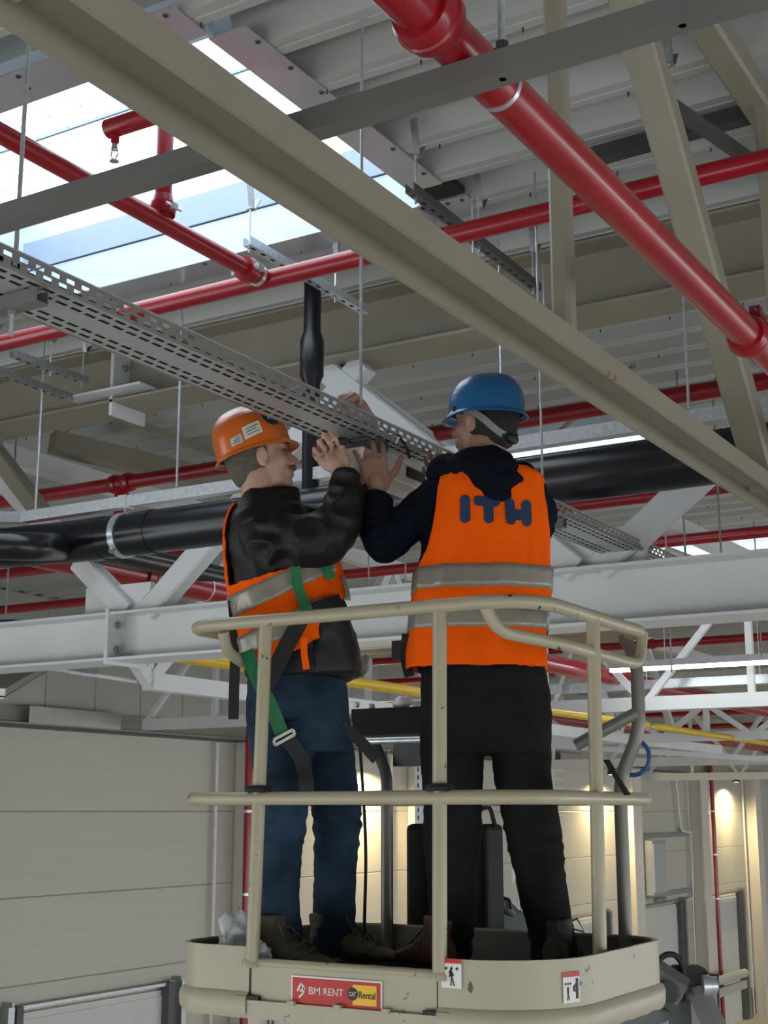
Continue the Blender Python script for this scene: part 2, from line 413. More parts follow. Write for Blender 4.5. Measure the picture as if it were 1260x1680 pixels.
trim(sx0, sx1 - .42, 3.33, 3.53, ''); trim(sx0, sx1 - .05, 5.15, 5.32, ''); trim(sx0 - .25, sx0, 3.4, 5.2, ''); trim(sx1 - .02, sx1 + .2, 5.16, 5.36, '')
MB().bx(sx1 + .01, sx1 + .2, 5.02, 5.15, DZ - .002, DZ + .03).build('foam_strip', blackR, win)
for k, h in enumerate(HOLES[1:]):
    wv = structure(bpy.data.objects.new('window_%d' % (k + 2), None)); COL.objects.link(wv)
    for a in ((h[0], h[1], h[3], h[3] + .02), (h[0], h[1], h[2] - .02, h[2]), (h[0] - .02, h[0], h[2], h[3]), (h[1], h[1] + .02, h[2], h[3])):
        MB().bx(*a, CZ0, DZ + .26).build('curb', curbM, wv)
    MB().bx(h[0], h[1], h[2], h[3], DZ + .26, DZ + .27).build('glazing', glz, wv)

# the rest of the hall shell, behind and right of the viewer, unseen; low openings added to let daylight onto the left wall
wr_ = MB().bx(9.0, 9.2, -6.2, 54, -.6, 3.2)
for k in range(12): wr_.bx(9.0, 9.2, -6.2 + 5.3 * k, -5.2 + 5.3 * k, FZ, -.6)
structure(wr_.build('wall_right', wallM))
wb = MB(); wb.bx(-13.2, 9.2, -6.2, -6, -2.4, 3.2)
for a, b in ((-13.2, -12.2), (-7.6, -6.4), (-1.8, -.6), (4.0, 5.2), (8.2, 9.2)): wb.bx(a, b, -6.2, -6, FZ, -2.4)
structure(wb.build('wall_near', wallM))

# ================================================================ OVERHEAD STEELWORK
def rods(name, p0, p1, r, label, cat='rod', group=None, nut=True, m=None):
    t = thing(name, label, cat, group=group)
    MB().tube([p0, p1], r, 6).build('rod', m or zinc, t, smooth=50)
    if nut:
        MB().lathe(Vector(p1) - Vector((0, 0, .0)), (0, 0, 1), [(0, .011), (.012, .011), (.013, .006)], 6).build('nut', galv, t)
    return t
# ---- near roof truss (along the hall): U-channel bottom chord, square posts and diagonals, top chord
t = thing('roof_truss', 'beige steel roof truss running diagonally overhead in front of the workers', 'truss')
CX, CZb = -1.255, 1.05
MB().chan((CX, -3, CZb + .029), (CX, 13, CZb + .029), .132, .058, .009).build('bottom_chord', beige, t)
MB().bar((CX - .01, -3, 2.70), (CX - .01, 13, 2.70), .11, .10, ch=.012).build('top_chord', beige, t)
posts = [1.0, 2.915, 4.90, 6.7, 8.6, 10.5]
for y in posts: MB().bar((CX + .012, y, CZb + .058), (CX + .012, y, 2.66), .050, .050, up=(1, 0, 0), ch=.009).build('post', beige, t)
def dg(y0, z0, y1, z1):
    MB().bar((CX, y0, z0), (CX, y1, z1), .088, .10, up=(1, 0, 0), ch=.009).build('diagonal', beige, t)
dg(4.66, CZb + .058, 3.20, 2.66); dg(1.15, CZb + .058, 2.75, 2.66); dg(4.95, CZb + .058, 6.5, 2.66); dg(8.4, CZb + .058, 6.85, 2.66); dg(8.75, CZb + .058, 10.3, 2.66)
st = MB()
for y in (3.05, 3.09): st.bx(CX + .052, CX + .0675, y, y + .012, CZb - .001, CZb + .012)
st.build('rust_scuffs', mat('rust', (.22, .14, .05), .7), t, kind='stuff')
# ---- rail carrying the fat sprinkler main
RZ = 1.108; RY = 1.752
t = thing('support_rail', 'grey steel support rail crossing under the thick red pipe', 'rail')
MB().prism([(-.0205, 0), (.0205, 0), (.0205, .041), (.008, .041), (.008, .035), (-.008, .035), (-.008, .041), (-.0205, .041)], (-3.0, RY, RZ), (1.2, RY, RZ)).build('channel', graych, t)
r = MB(); r.tube([(-.838, RY, RZ), (-.838, RY, DZ + .02)], .006, 8); r.build('rod', zinc, t, smooth=50)
MB().lathe((-.838, RY, RZ + .041), (0, 0, 1), [(0, .016), (.008, .016), (.009, .011), (.022, .011), (.023, .006)], 6).build('nut', darkst, t)
MB().tube([(-.55, RY, RZ), (-.55, RY, DZ + .02)], .006, 8).build('rod', zinc, t, smooth=50)
# ---- red sprinkler main
PX, PZ, PR = -.917, 1.189, .0395
t = thing('sprinkler_main', 'thick dark red sprinkler main with grooved couplings at upper right', 'pipe')
MB().tube([(PX, -2, PZ), (PX, 9, PZ)], PR, 40).build('pipe', redM, t, smooth=50)
def coupling(y, parent, R=PR, X=PX, Z=PZ, m=redM):
    k = R / .082 * (1.25 if R < .05 else 1.0)
    o = MB().lathe((X, y - .055 * k, Z), (0, 1, 0), [(0, R), (0, R + .014 * k), (.02 * k, R + .024 * k), (.045 * k, R + .024 * k), (.05 * k, R + .030 * k), (.06 * k, R + .030 * k), (.065 * k, R + .024 * k), (.09 * k, R + .024 * k), (.11 * k, R + .014 * k), (.11 * k, R)], 28).build('coupling', m, parent, smooth=40)
    b = MB()
    if 1:
        q = Vector((X + .35 * (R + .04 * k), y, Z + .94 * (R + .04 * k))); b.box(q, (.045 * k, .05 * k, .045 * k)); b.tube([q - Vector((0, .055 * k, 0)), q + Vector((.02 * k, .09 * k, 0))], .010 * k, 8)
    b.build('bolt_lugs', mat('red_cast_iron', (.16, .010, .016), .4), o, kind='stuff')
    return o
coupling(1.66, t); coupling(3.34, t); coupling(.2, t)
MB().lathe((PX, 1.895, PZ), (0, 1, 0), [(0, PR + .0005), (.0, PR + .002), (.010, PR + .002), (.010, PR + .0005)], 32).build('pipe_strap', zinc, t, smooth=40)
# ---- sprinkler branch crossing the hall, with the lateral feeding it
BZ, BR, BY = 2.25, .040, 4.53
t = thing('sprinkler_branch', 'bright red sprinkler branch pipe crossing below the skylight', 'pipe')
MB().tube([(-9, BY, BZ), (2.5, BY, BZ)], BR, 20).build('pipe', redM, t, smooth=50)
lx = -3.32
MB().tube([(lx, 1.0, BZ), (lx, BY, BZ)], .036, 20).build('lateral', redM, t, smooth=50)
cj = MB().lathe((lx, BY - .16, BZ), (0, 1, 0), [(0, .036), (0, .052), (.03, .056), (.06, .052), (.06, .044), (.12, .046)], 20).build('saddle_tee', redM, t, smooth=40)
b = MB()
for s in (-1, 1):
    b.box((lx + s * .058, BY - .13, BZ), (.03, .04, .03)); b.tube([(lx + s * .058, BY - .16, BZ), (lx + s * .058, BY - .08, BZ)], .008, 6)
b.lathe((lx, BY - .075, BZ), (0, 1, 0), [(0, .049), (.02, .049)], 20)
b.build('coupling_bolts', zinc, cj, kind='stuff')
# riser off the lateral up to the arm with the sprinkler head
ry = 3.84
MB().tube(fillet([(lx, ry, BZ), (lx, ry, BZ + .36), (lx, ry, 2.66)], .05), .034, 18).build('riser', redM, t, smooth=50)
c2 = MB().lathe((lx, ry, BZ + .03), (0, 0, 1), [(0, .044), (0, .05), (.025, .054), (.05, .05), (.05, .044), (.085, .037)], 18).build('riser_coupling', redM, t, smooth=40)
b = MB()
for s in (-1, 1): b.box((lx + s * .05, ry, BZ + .055), (.03, .03, .026)); b.tube([(lx + s * .056, ry - .045, BZ + .055), (lx + s * .056, ry + .045, BZ + .055)], .006, 6)
b.build('coupling_bolts', zinc, c2, kind='stuff')
arm0 = P(178, 212, Z=2.45); arm1 = P(258, 186, Z=2.45)
ARM = MB().tube([arm0, arm0 + (arm1 - arm0) * 2.4], .037, 18).build('head_arm', redM, t, smooth=50)
hd = arm0 + Vector((.035, 0, -.036))
h = MB(); h.lathe(hd, (0, 0, -1), [(0, .016), (.025, .016), (.025, .012), (.035, .012)], 12); h.build('head_socket', redM, t, smooth=40)
h = MB()
h.lathe(hd + Vector((0, 0, -.035)), (0, 0, -1), [(0, .011), (.02, .014), (.024, .008)], 12)
for s in (-1, 1): h.tube([hd + Vector((s * .012, 0, -.055)), hd + Vector((s * .017, 0, -.075)), hd + Vector((0, 0, -.10))], .003, 5)
h.lathe(hd + Vector((0, 0, -.10)), (0, 0, -1), [(0, .018), (.002, .018), (.004, .003)], 10)
h.build('sprinkler_head', zinc, t, smooth=40)
# ---- slotted strut channels under the deck that carry pipes
def strut(p0, p1, label, hang=(), slots=True, m=None, h=.041, drops=()):
    t = thing('strut_channel', label, 'channel', group='strut channels under the deck')
    p0 = Vector(p0); p1 = Vector(p1); d = (p1 - p0).normalized()
    MB().prism([(-.0205, -h), (.0205, -h), (.0205, 0), (.0185, 0), (.0185, -h + .003), (-.0185, -h + .003), (-.0185, 0), (-.0205, 0)], p0, p1).build('channel', m or galv, t)
    if slots:
        s = MB(); L = (p1 - p0).length; k = .05
        while k < L - .05:
            s.box(p0 + d * k + Vector((0, 0, -h - .0005)), (.014, .030, .001) if abs(d.y) > .5 else (.030, .014, .001)); k += .075
        s.build('slots', mat('slot_shadow', (.015, .015, .015), .8), t, kind='stuff')
    for k in hang:
        q = p0 + d * ((p1 - p0).length * k)
        g = MB(); top = Vector((q.x, q.y, DZ + .02))
        g.tube([q + Vector((0, 0, -.05)), top - Vector((0, 0, .12))], .005, 6)
        g.build('hanger_rod', zinc, t, smooth=50)
        g = MB(); g.box(top - Vector((0, 0, .05)), (.03, .006, .17), Euler((.18, 0, 0)).to_matrix()); g.box(top - Vector((-.008, -.03, .10)), (.03, .006, .07), Euler((-.55, 0, 0)).to_matrix()); g.box(top - Vector((0, -.006, .13)), (.034, .03, .005))
        g.build('wedge_hanger', galv, t)
        MB().lathe(q + Vector((0, 0, -h)), (0, 0, -1), [(0, .010), (.010, .010), (.011, .006), (.03, .006)], 6).build('nut', galv, t)
    for k, dz in drops:
        q = p0 + d * ((p1 - p0).length * k); MB().tube([q, q - Vector((0, 0, dz))], .005, 6).build('drop_rod', zinc, t, smooth=50)
    return t
strut(P(672, 300, Z=2.5), P(882, 466, Z=2.5), 'dark strut channel with wedge hangers right of the skylight trim', (.04, .50, .96), m=mat('dark_galvanised', (.13, .13, .13), .4, .6))
strut(P(770, 418, Z=2.33), P(905, 540, Z=2.33), 'lower dark strut channel half hidden behind the diagonal truss chord', (), False, drops=((.04, -.3), (.9, -.3)), m=MATS['dark_galvanised'])
strut(P(405, 388, Z=2.5), P(600, 503, Z=2.5), 'slotted galvanised strut channel crossing above the pipe junction', (.02, .72), True, zinc)
strut(P(1095, 160, Z=2.5), P(1240, 262, Z=2.5), 'strut channel hung by a wedge clip at the upper right', (.03,), False, MATS['dark_galvanised'])
strut(P(20, 574, Z=2.5), P(141, 620, Z=2.5), 'short strut channel at the left edge below the red branch', (.95, .5), True)
strut(P(-30, 592, Z=2.45), P(117, 648, Z=2.45), 'strut channel at the left edge with a thin rod hanging from it', (.1,), True)
# black strip fixed under the deck
tag(MB().bar(P(958, 262, Z=2.70), P(1300, 167, Z=2.70), .07, .06).build('black_channel', darkst), 'black channel under the deck behind the thick red pipe', 'channel')

# ---- perforated cable tray
TX0, TX1, TZ, TH_ = -2.405, -2.21, 1.19, .05
def slotted(m, along, origin, du, dv, L, rows, pitch, sl, w_):
    "a flat sheet spanned by du (along) and dv (across) with rows of slots cut out of it"
    pass
t = thing('cable_tray', 'perforated galvanised cable tray the workers are fixing overhead', 'cable tray')
TY0, TY1, PT = .3, 12.0, .05
def plate(m, f, W, rows, hw, sl, y0, y1, cross=()):
    "f(y, v) -> point; rows: slot centres across; strips between the rows are continuous"
    edges = [0.0]
    for r in rows: edges += [r - hw, r + hw]
    edges.append(W)
    for i in range(0, len(edges) - 1, 2):
        a, b = edges[i], edges[i + 1]
        m.add([f(y0, a), f(y1, a), f(y1, b), f(y0, b)], [(0, 1, 2, 3)])
    n = int((y1 - y0) / PT)
    for ri, r in enumerate(rows):
        off = PT / 2 if ri % 2 else 0
        for k in range(n + 1):
            a = max(y0, y0 + k * PT + off - PT + sl); b = min(y1, y0 + k * PT + off)
            if b > a: m.add([f(a, r - hw), f(b, r - hw), f(b, r + hw), f(a, r + hw)], [(0, 1, 2, 3)])
    return m
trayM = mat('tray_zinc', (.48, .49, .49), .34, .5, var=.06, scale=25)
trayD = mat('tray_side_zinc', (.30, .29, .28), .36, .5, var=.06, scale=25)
W = TX1 - TX0
o = plate(MB(), lambda y, v: (TX0 + .003 + v, y, TZ + .002), W - .006, [.022, .053, .135, .166], .0062, .036, TY0, TY1).build('tray_bottom', trayM, t)
for pl_ in o.data.polygons:
    if pl_.normal.z < 0: pl_.flip()
md = o.modifiers.new('s', 'SOLIDIFY'); md.thickness = .012; md.offset = 1; md.material_offset_rim = 1
o.data.materials.append(mat('slot_rim_shade', (.03, .03, .03), .7, .3))  # thick rims coloured near black: the shade in the slots is painted
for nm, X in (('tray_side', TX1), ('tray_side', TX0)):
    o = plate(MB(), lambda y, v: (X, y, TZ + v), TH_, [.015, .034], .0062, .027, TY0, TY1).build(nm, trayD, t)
    md = o.modifiers.new('s', 'SOLIDIFY'); md.thickness = .0015
    MB().bx(X - .006, X + .002, TY0, TY1, TZ + TH_, TZ + TH_ + .002).build('rim', zinc, t)
# brackets and rods carrying the tray
for i, (y, lab) in enumerate(((2.17, 'near the left edge'), (3.72, 'above the two workers'), (5.17, 'right of the orange vest'))):
    b = thing('tray_bracket', 'dark channel bracket under the cable tray %s' % lab, 'bracket', group='brackets under the cable tray')
    MB().prism([(-.02, 0), (.02, 0), (.02, .035), (.017, .035), (.017, .003), (-.017, .003), (-.017, .035), (-.02, .035)], (TX0 - .06, y, TZ - .037), (TX1 - .02, y, TZ - .037)).build('channel', graych, b)
    MB().tube([(-2.325, y - .001, TZ - .10), (-2.325, y - .001, DZ + .02)], .0055, 8).build('rod', zinc, b, smooth=50)
    MB().lathe((-2.325, y - .001, TZ - .038), (0, 0, -1), [(0, .011), (.012, .011)], 6).build('nut', galv, b)

# ================================================================ TRUSS ACROSS THE HALL (behind the workers)
TY = 6.05
t = thing('cross_truss', 'light steel truss across the hall behind the two workers', 'truss')
MB().ibeam((-12.6, TY, 2.565), (4, TY, 2.565), .30, .35, .016, .012).build('top_chord', beige, t)
MB().ibeam((-12.7, TY, 0.985), (4, TY, 0.985), .26, .28, .016, .012).build('bottom_chord', white, t)
def dgx(x0, z0, x1, z1, w_=.15):
    return MB().bar((x0, TY, z0), (x1, TY, z1), w_, .13, up=(0, 1, 0), ch=.012).build('diagonal', white, t)
def dgp(p0, p1, ztop, w_=.135):
    a = P(*p0, Y=TY); b = P(*p1, Y=TY); a = a.lerp(b, (1.128 - a.z) / (b.z - a.z)); k = (ztop - a.z) / (b.z - a.z); c = a.lerp(b, k)
    return MB().bar((a.x, TY, a.z), (c.x, TY, c.z), w_, .10 + (p0[0] % 7) * .003, up=(0, 1, 0), ch=.012).build('diagonal', white, t)
dgp((212, 1005), (118, 905), 2.38); dgp((248, 1002), (345, 890), 2.38); dgp((965, 948), (735, 765), 2.38); dgp((995, 925), (1140, 790), 2.38)
dgx(-8.4, 1.12, -9.5, 2.4); dgx(0.2, 1.12, -1.0, 2.4)
MB().bar(P(-40, 700, Y=TY), P(70, 845, Y=TY), .11, .11, up=(0, 1, 0), ch=.012).build('diagonal', beige, t)
for x in (-3.95, -6.6, -1.15): MB().bar((x, TY, 2.05 if x < -5 else 2.1), (x, TY, 2.4), .12, .09, up=(0, 1, 0)).build('stub_post', beige, t)
def endplate(x, zc, h, w_, nb):
    o = MB().bx(x - .012, x + .012, TY - w_ / 2, TY + w_ / 2, zc - h / 2, zc + h / 2).build('splice_plate', white, t)
    for z in nb:
        for yy in (-.06, .06):
            for s in (-1, 1): MB().lathe((x + s * .012, TY + yy, zc + z), (s, 0, 0), [(0, .024), (.018, .024), (.018, .014), (.03, .014)], 6).build('bolt', galv, o)
for x in (-5.42,): endplate(x, .985, .32, .27, (-.07, .07))
endplate(-5.45, 2.52, .42, .30, (-.1, .1))
MB().bx(-5.75, -5.15, TY - .24, TY + .2, 2.43, 2.445).build('gusset_plate', white, t)
MB().bx(-5.7, -5.2, TY - .02, TY + .02, 1.12, 1.30).build('gusset_plate', white, t)
MB().bx(-3.0, -2.2, TY - .02, TY + .02, 1.12, 1.32).build('gusset_plate', white, t)
# wide white plate girder face right of the vest
MB().bx(-3.0, -2.3, TY + .3, TY + .33, .95, 1.36).build('web_plate', white, t)

bc_ = thing('blue_cable', 'blue cable lying on the truss chord at the left edge', 'cable')
for k in range(3): MB().tube([P(-20, 1030 - 2 * k, Y=TY - .05 + .03 * k) + _Z * .02, P(20, 1024, Y=TY - .05 + .03 * k) + _Z * .02, P(45, 1022, Y=TY - .02 + .03 * k)], .012, 8).build('strand', mat('blue_cable', (.01, .06, .22), .4), bc_, smooth=50)

# ---- black drain pipe with its hanger rail
DY, DPZ, DR = 5.58, 1.475, .118
t = thing('drain_pipe', 'thick black plastic drain pipe behind the workers', 'pipe')
jx = P(60, 860, Y=DY).x
body = fillet([(jx - 1.6, DY - 1.1, DPZ - .015), (jx - .25, DY - .12, DPZ - .005), (jx + .35, DY, DPZ), (1.5, DY, DPZ)], .4, 8)
MB().tube(body, DR, 32).build('pipe', blackP, t, smooth=50)
for x in (P(230, 850, Y=DY).x, P(430, 830, Y=DY).x, P(150, 850, Y=DY).x, P(655, 815, Y=DY).x):
    MB().lathe((x - .003, DY, DPZ), (1, 0, 0), [(0, DR), (0, DR + .004), (.12, DR + .004), (.12, DR)], 32).build('sleeve', blackP, t, smooth=40)
xd = P(511, 650, Y=DY).x
MB().lathe((xd, DY, DPZ + .05), (0, 0, 1), [(0, .045), (.62, .045), (.66, .062), (.85, .062), (.9, .045), (1.285, .045)], 20).build('downpipe', blackP, t, smooth=40)
t2 = thing('drain_pipe', 'second black pipe behind the drain elbow at left', 'pipe')
MB().tube(fillet([P(-60, 893, D=6.9), P(55, 897, D=6.95), P(100, 897, D=7.5), P(150, 900, D=8.0)], .2), .075, 24).build('elbow', blackP, t2, smooth=50)
MB().tube([P(150, 900, D=8.0), P(400, 955, D=9.8)], .075, 24).build('run', blackP, t2, smooth=50)
t = thing('pipe_rail', 'galvanised rail above the black drain pipe', 'rail')
rz = DPZ + .185
MB().bar((jx - .1, DY, rz), (2, DY, rz), .06, .062).build('rail', zinc, t)
MB().bar((jx - .12, DY, rz), (jx - 1.6, DY - 1.1, rz), .06, .062).build('rail', zinc, t)
def ring(x, lab):
    c = thing('pipe_clamp', lab, 'clamp', group='clamps around the black drain pipe')
    MB().lathe((x - .02, DY, DPZ), (1, 0, 0), [(0, DR + .003), (0, DR + .008), (.04, DR + .008), (.04, DR + .003)], 32).build('band', zinc, c, smooth=40)
    MB().tube([(x, DY, DPZ + DR), (x, DY, rz)], .012, 8).build('stud', zinc, c)
    MB().bx(x - .03, x + .03, DY - .036, DY + .036, rz - .036, rz + .036).build('rail_clip', zinc, c)
    MB().lathe((x, DY - DR * .72 - .006, DPZ - DR * .72 - .006), (0, -.7, -.7), [(0, .016), (.02, .016)], 8).build('bolt', galv, c)
ring(P(205, 865, Y=DY).x, 'zinc clamp around the black pipe left of the orange helmet')
wc = P(636, 815, Y=DY).x
c = thing('pipe_collar', 'white collar on the black pipe beside the raised hand', 'collar')
MB().lathe((wc - .03, DY, DPZ), (1, 0, 0), [(0, DR + .002), (0, DR + .012), (.05, DR + .012), (.05, DR + .002)], 32).build('band', mat('white_collar', (.72, .74, .76), .4), c, smooth=40)
# rods hanging the rail
for px, py, lab in ((69, 640, 'left of the orange helmet over the drain elbow'), (293, 700, 'beside the orange helmet'), (821, 575, 'above the blue helmet'), (1124, 550, 'near the right edge above the drain rail')):
    x = P(px, py, Y=DY).x
    rods('threaded_rod', (x, DY, DZ + .02), (x, DY, rz + .03), .0065, 'thin threaded rod ' + lab, group='rods carrying the drain rail')

# ================================================================ FARTHER OVERHEAD SERVICES
def xpipe(y, z, r, label, x0=-12.5, x1=3, m=None, name='sprinkler_branch', joints=(), grp='red branch pipes in the depth of the hall'):
    t = thing(name, label, 'pipe', group=grp)
    MB().tube([(x0, y, z), (x1, y, z)], r, 14).build('pipe', m or redM, t, smooth=50)
    for x in joints:
        MB().lathe((x - .09, y, z), (1, 0, 0), [(0, r), (0, r + .014), (.03, r + .02), (.06, r + .014), (.06, r + .008), (.12, r + .008), (.12, r + .014), (.15, r + .02), (.18, r + .014), (.18, r)], 16).build('coupling', m or redM, t, smooth=40)
    return t
xpipe(7.08, 2.25, .050, 'dark red branch pipe just behind the light truss top chord', joints=(P(200, 795, Y=7.08).x,))
MB().tube([(P(200, 795, Y=7.08).x, 7.08, 2.25), (P(200, 795, Y=7.08).x, 7.08, 1.75)], .05, 14).build('drop_leg', redM, bpy.data.objects['sprinkler_branch.001'], smooth=50)
xpipe(9.36, 2.25, .052, 'bright red branch pipe under the second skylight right of the orange vest')
xpipe(11.1, 2.25, .050, 'third dark red branch pipe in the depth')
xpipe(13.2, 2.22, .050, 'fourth dark red branch pipe in the depth', joints=(-7.2, -3.6))
xpipe(15.4, 2.22, .050, 'fifth dark red branch pipe in the depth')
xpipe(17.8, 2.22, .055, 'sixth dark red branch pipe in the depth', joints=(-6.5, -9))
xpipe(20.6, 2.2, .055, 'seventh dark red branch pipe in the depth')
xpipe(23.5, 2.2, .06, 'eighth dark red branch pipe far in the depth')
xpipe(27.0, 2.2, .06, 'ninth dark red branch pipe far in the depth')
xpipe(31, 2.2, .06, 'tenth dark red branch pipe far in the depth')
xpipe(36, 2.2, .07, 'eleventh dark red branch pipe far in the depth')
# second main along the hall, left
t = thing('sprinkler_main', 'red sprinkler main passing behind the V braces at left', 'pipe')
mx, mz = -5.87, 1.5
MB().tube([(mx, 4.9, mz), (mx, 24, mz)], .095, 24).build('pipe', redM, t, smooth=50)
coupling(6.75, t, .095, mx, mz, redM); coupling(9.9, t, .095, mx, mz, redM)
MB().lathe((mx, 7.35, mz), (0, 1, 0), [(0, .096), (0, .1), (.012, .1), (.012, .096)], 24).build('pipe_strap', zinc, t)
t = thing('sprinkler_main', 'red sprinkler main rising far behind the lift guard rail', 'pipe')
mx = -8.4
MB().tube([(mx, 17, 1.35), (mx, 44, 1.35)], .10, 20).build('pipe', redM, t, smooth=50)
for y in (20, 25, 30): MB().lathe((mx, y, 1.35), (0, 1, 0), [(0, .1), (0, .13), (.15, .13), (.15, .1)], 16).build('coupling', redM, t, smooth=40)
# yellow gas pipe
t = thing('gas_pipe', 'yellow gas pipe running along the hall behind the lift', 'pipe')
gx = P(330, 1082, Z=.95).x
MB().tube([(gx, P(280, 1076, X=gx).y, .95), (gx, 46, .95)], .04, 14).build('pipe', yellowP, t, smooth=50)
for y in (15, 21, 27): MB().lathe((gx, y, .95), (0, 1, 0), [(0, .04), (0, .055), (.06, .055), (.06, .04)], 14).build('clamp', galv, t, smooth=40)

# lattice girders across the hall, farther back
def girder(y, ztop, zmid, zlow, x0, x1, label, px=2.0, w_=.12, m=white):
    t = thing('lattice_girder', label, 'girder', group='lattice girders in the depth of the hall')
    MB().bar((x0, y, ztop), (x1, y, ztop), w_, w_ * 1.2).build('top_chord', m, t)
    MB().bar((x0, y, zmid), (x1, y, zmid), w_ * .8, w_).build('bottom_chord', m, t)
    x = x0; k = 0
    while x < x1 - .1:
        MB().bar((x, y, zmid), (min(x + px / 2, x1), y, ztop), .07, .07, up=(0, 1, 0)).build('web_member', m, t)
        MB().bar((min(x + px, x1), y, zmid), (min(x + px / 2, x1), y, ztop), .07, .07, up=(0, 1, 0)).build('web_member', m, t)
        MB().bar((min(x + px / 2, x1), y, zmid), (min(x + px / 2, x1), y, ztop), .07, .07, up=(0, 1, 0)).build('web_post', m, t)
        x += px
    if zlow is not None:
        MB().bar((x0, y, zmid), ((x0 + x1) / 2, y, zlow), .07, .07).build('tension_chord', m, t); MB().bar((x1, y, zmid), ((x0 + x1) / 2, y, zlow), .07, .07).build('tension_chord', m, t)
    return t
girder(14.6, 2.5, 1.16, None, -12.6, 3, 'white lattice girder behind the lattice of roof braces', 2.4, .15)
girder(18.2, 1.42, .98, .62, -9.0, 0, 'white lattice girder right of the lift behind the guard rail', 1.25)
girder(25.5, 2.5, .92, None, -12.6, 2, 'white lattice girder deep in the hall', 2.4, .16)
girder(34.0, 2.5, .85, None, -12.6, 2, 'farthest white lattice girder in the hall', 2.4, .18)
# girder along the hall at left whose lower chord shows below the splice
t = thing('side_truss', 'white truss along the hall below the bolted splice at left', 'truss')
qa = P(243, 1118, D=10.5); sx = qa.x
def sp(px, py): return P(px, py, X=sx)
MB().bar(sp(243, 1118), sp(245, 1118) + Vector((0, 14, 0)), .12, .13).build('bottom_chord', white, t)
MB().bar(Vector((sx, qa.y - .0, qa.z)), sp(205, 1060), .086, .084, up=(1, 0, 0)).build('web_member', white, t)
MB().bar(Vector((sx, qa.y - .0, qa.z)), sp(243, 1060), .07, .062, up=(1, 0, 0)).build('web_member', white, t)
MB().bar(Vector((sx, qa.y - .0, qa.z)), sp(300, 1050), .082, .078, up=(1, 0, 0)).build('web_member', white, t)
zt = 2.4
for k in range(5):
    y0 = qa.y + 2.4 * k
    MB().bar((sx, y0, qa.z), (sx, y0 + 1.2, zt), .094, .088, up=(1, 0, 0)).build('web_member', white, t)
    MB().bar((sx, y0 + 2.4, qa.z), (sx, y0 + 1.2, zt), .09, .09, up=(1, 0, 0)).build('web_member', white, t)
MB().bar((sx, qa.y - 3, zt), (sx, qa.y + 14, zt), .12, .13).build('top_chord', white, t)
t = thing('tie_rod', 'white tie rod with turnbuckle below the left girder', 'tie rod')
a = P(45, 1090, D=10.4); b_ = P(225, 1118, D=10.6)
MB().tube([a, b_], .018, 8).build('rod', white, t, smooth=40); MB().tube([a.lerp(b_, .38), a.lerp(b_, .62)], .03, 8).build('turnbuckle', zinc, t, smooth=40)
t = thing('cable_tray', 'slanting galvanised cable tray at the left edge under the girder', 'cable tray')
a = P(-20, 1145, D=9.5); b_ = P(62, 1098, D=11.5)
MB().bar(a, b_, .22, .012).build('tray_bottom', galv, t); MB().bar(a + Vector((0, 0, .04)), b_ + Vector((0, 0, .04)), .232, .05).build('tray_side', galv, t)
# braces and light purlins in the second bay
def brace(p0, p1, w_, label, m=beige): return tag(MB().bar(p0, p1, w_, w_).build('roof_brace', m), label, 'brace', 'roof braces in the second bay')
brace(P(85, 725, Z=2.6), P(395, 800, Z=2.45), .15, 'beige roof brace slanting down to the orange helmet')
brace(P(180, 680, Z=2.7), P(360, 745, Z=2.55), .05, 'thin roof brace above the orange helmet')
brace(P(575, 640, Y=6.4), P(760, 775, Y=7.4), .13, 'light roof brace descending behind the raised hand', white)
brace(P(915, 520 + 190, Z=2.6), P(1040, 600, Z=2.6), .022, 'thin roof brace crossing the deck right of the blue helmet')
brace(P(1090, 855, Z=2.4), P(1240, 925, Z=2.2), .13, 'light roof brace near the right edge above the chord', white)
# linear LED luminaires
def lum(p, L, label, e=9.0):
    t = thing('linear_light', label, 'lamp', group='linear lamps in the depth of the hall')
    x, y, z = p
    MB().bx(x, x + L, y - .05, y + .05, z, z + .07).build('housing', zinc, t)
    MB().bx(x + .02, x + L - .02, y - .045, y + .045, z - .035, z).build('diffuser', emit('led_white', (.95, .98, 1), e), t)
    for k in (.15, .85): MB().tube([(x + L * k, y, z + .07), (x + L * k, y, DZ)], .005, 5).build('wire', zinc, t)
q = P(1000, 1098, Y=14.0); lum((q.x, 14.0, q.z), 4.2, 'glowing linear lamp above the lattice girder at right')
q = P(905, 1010 + 15, Y=20.0)
t = thing('busbar', 'galvanised trunking below the glowing linear lamp', 'trunking')
q = P(890, 1132, Y=15.0)
MB().bx(q.x - 3, q.x + 6, 14.93, 15.07, q.z - .05, q.z + .05).build('trunking', zinc, t)
for k in range(5): MB().tube([(q.x + k * 1.3, 15, q.z), (q.x + k * 1.3, 15, DZ)], .006, 5).build('wire', zinc, t)
q = P(640, 1085, Y=16.0)
# conduit lying along the far chord at right
t = thing('conduit_run', 'light conduit lying on the chord right of the vest', 'conduit')
MB().tube([P(1095, 905, D=9), P(1150, 925, D=9.2), P(1320, 915, D=9.0)], .035, 10).build('conduit', mat('conduit_pvc', (.7, .69, .66), .4), t, smooth=50)
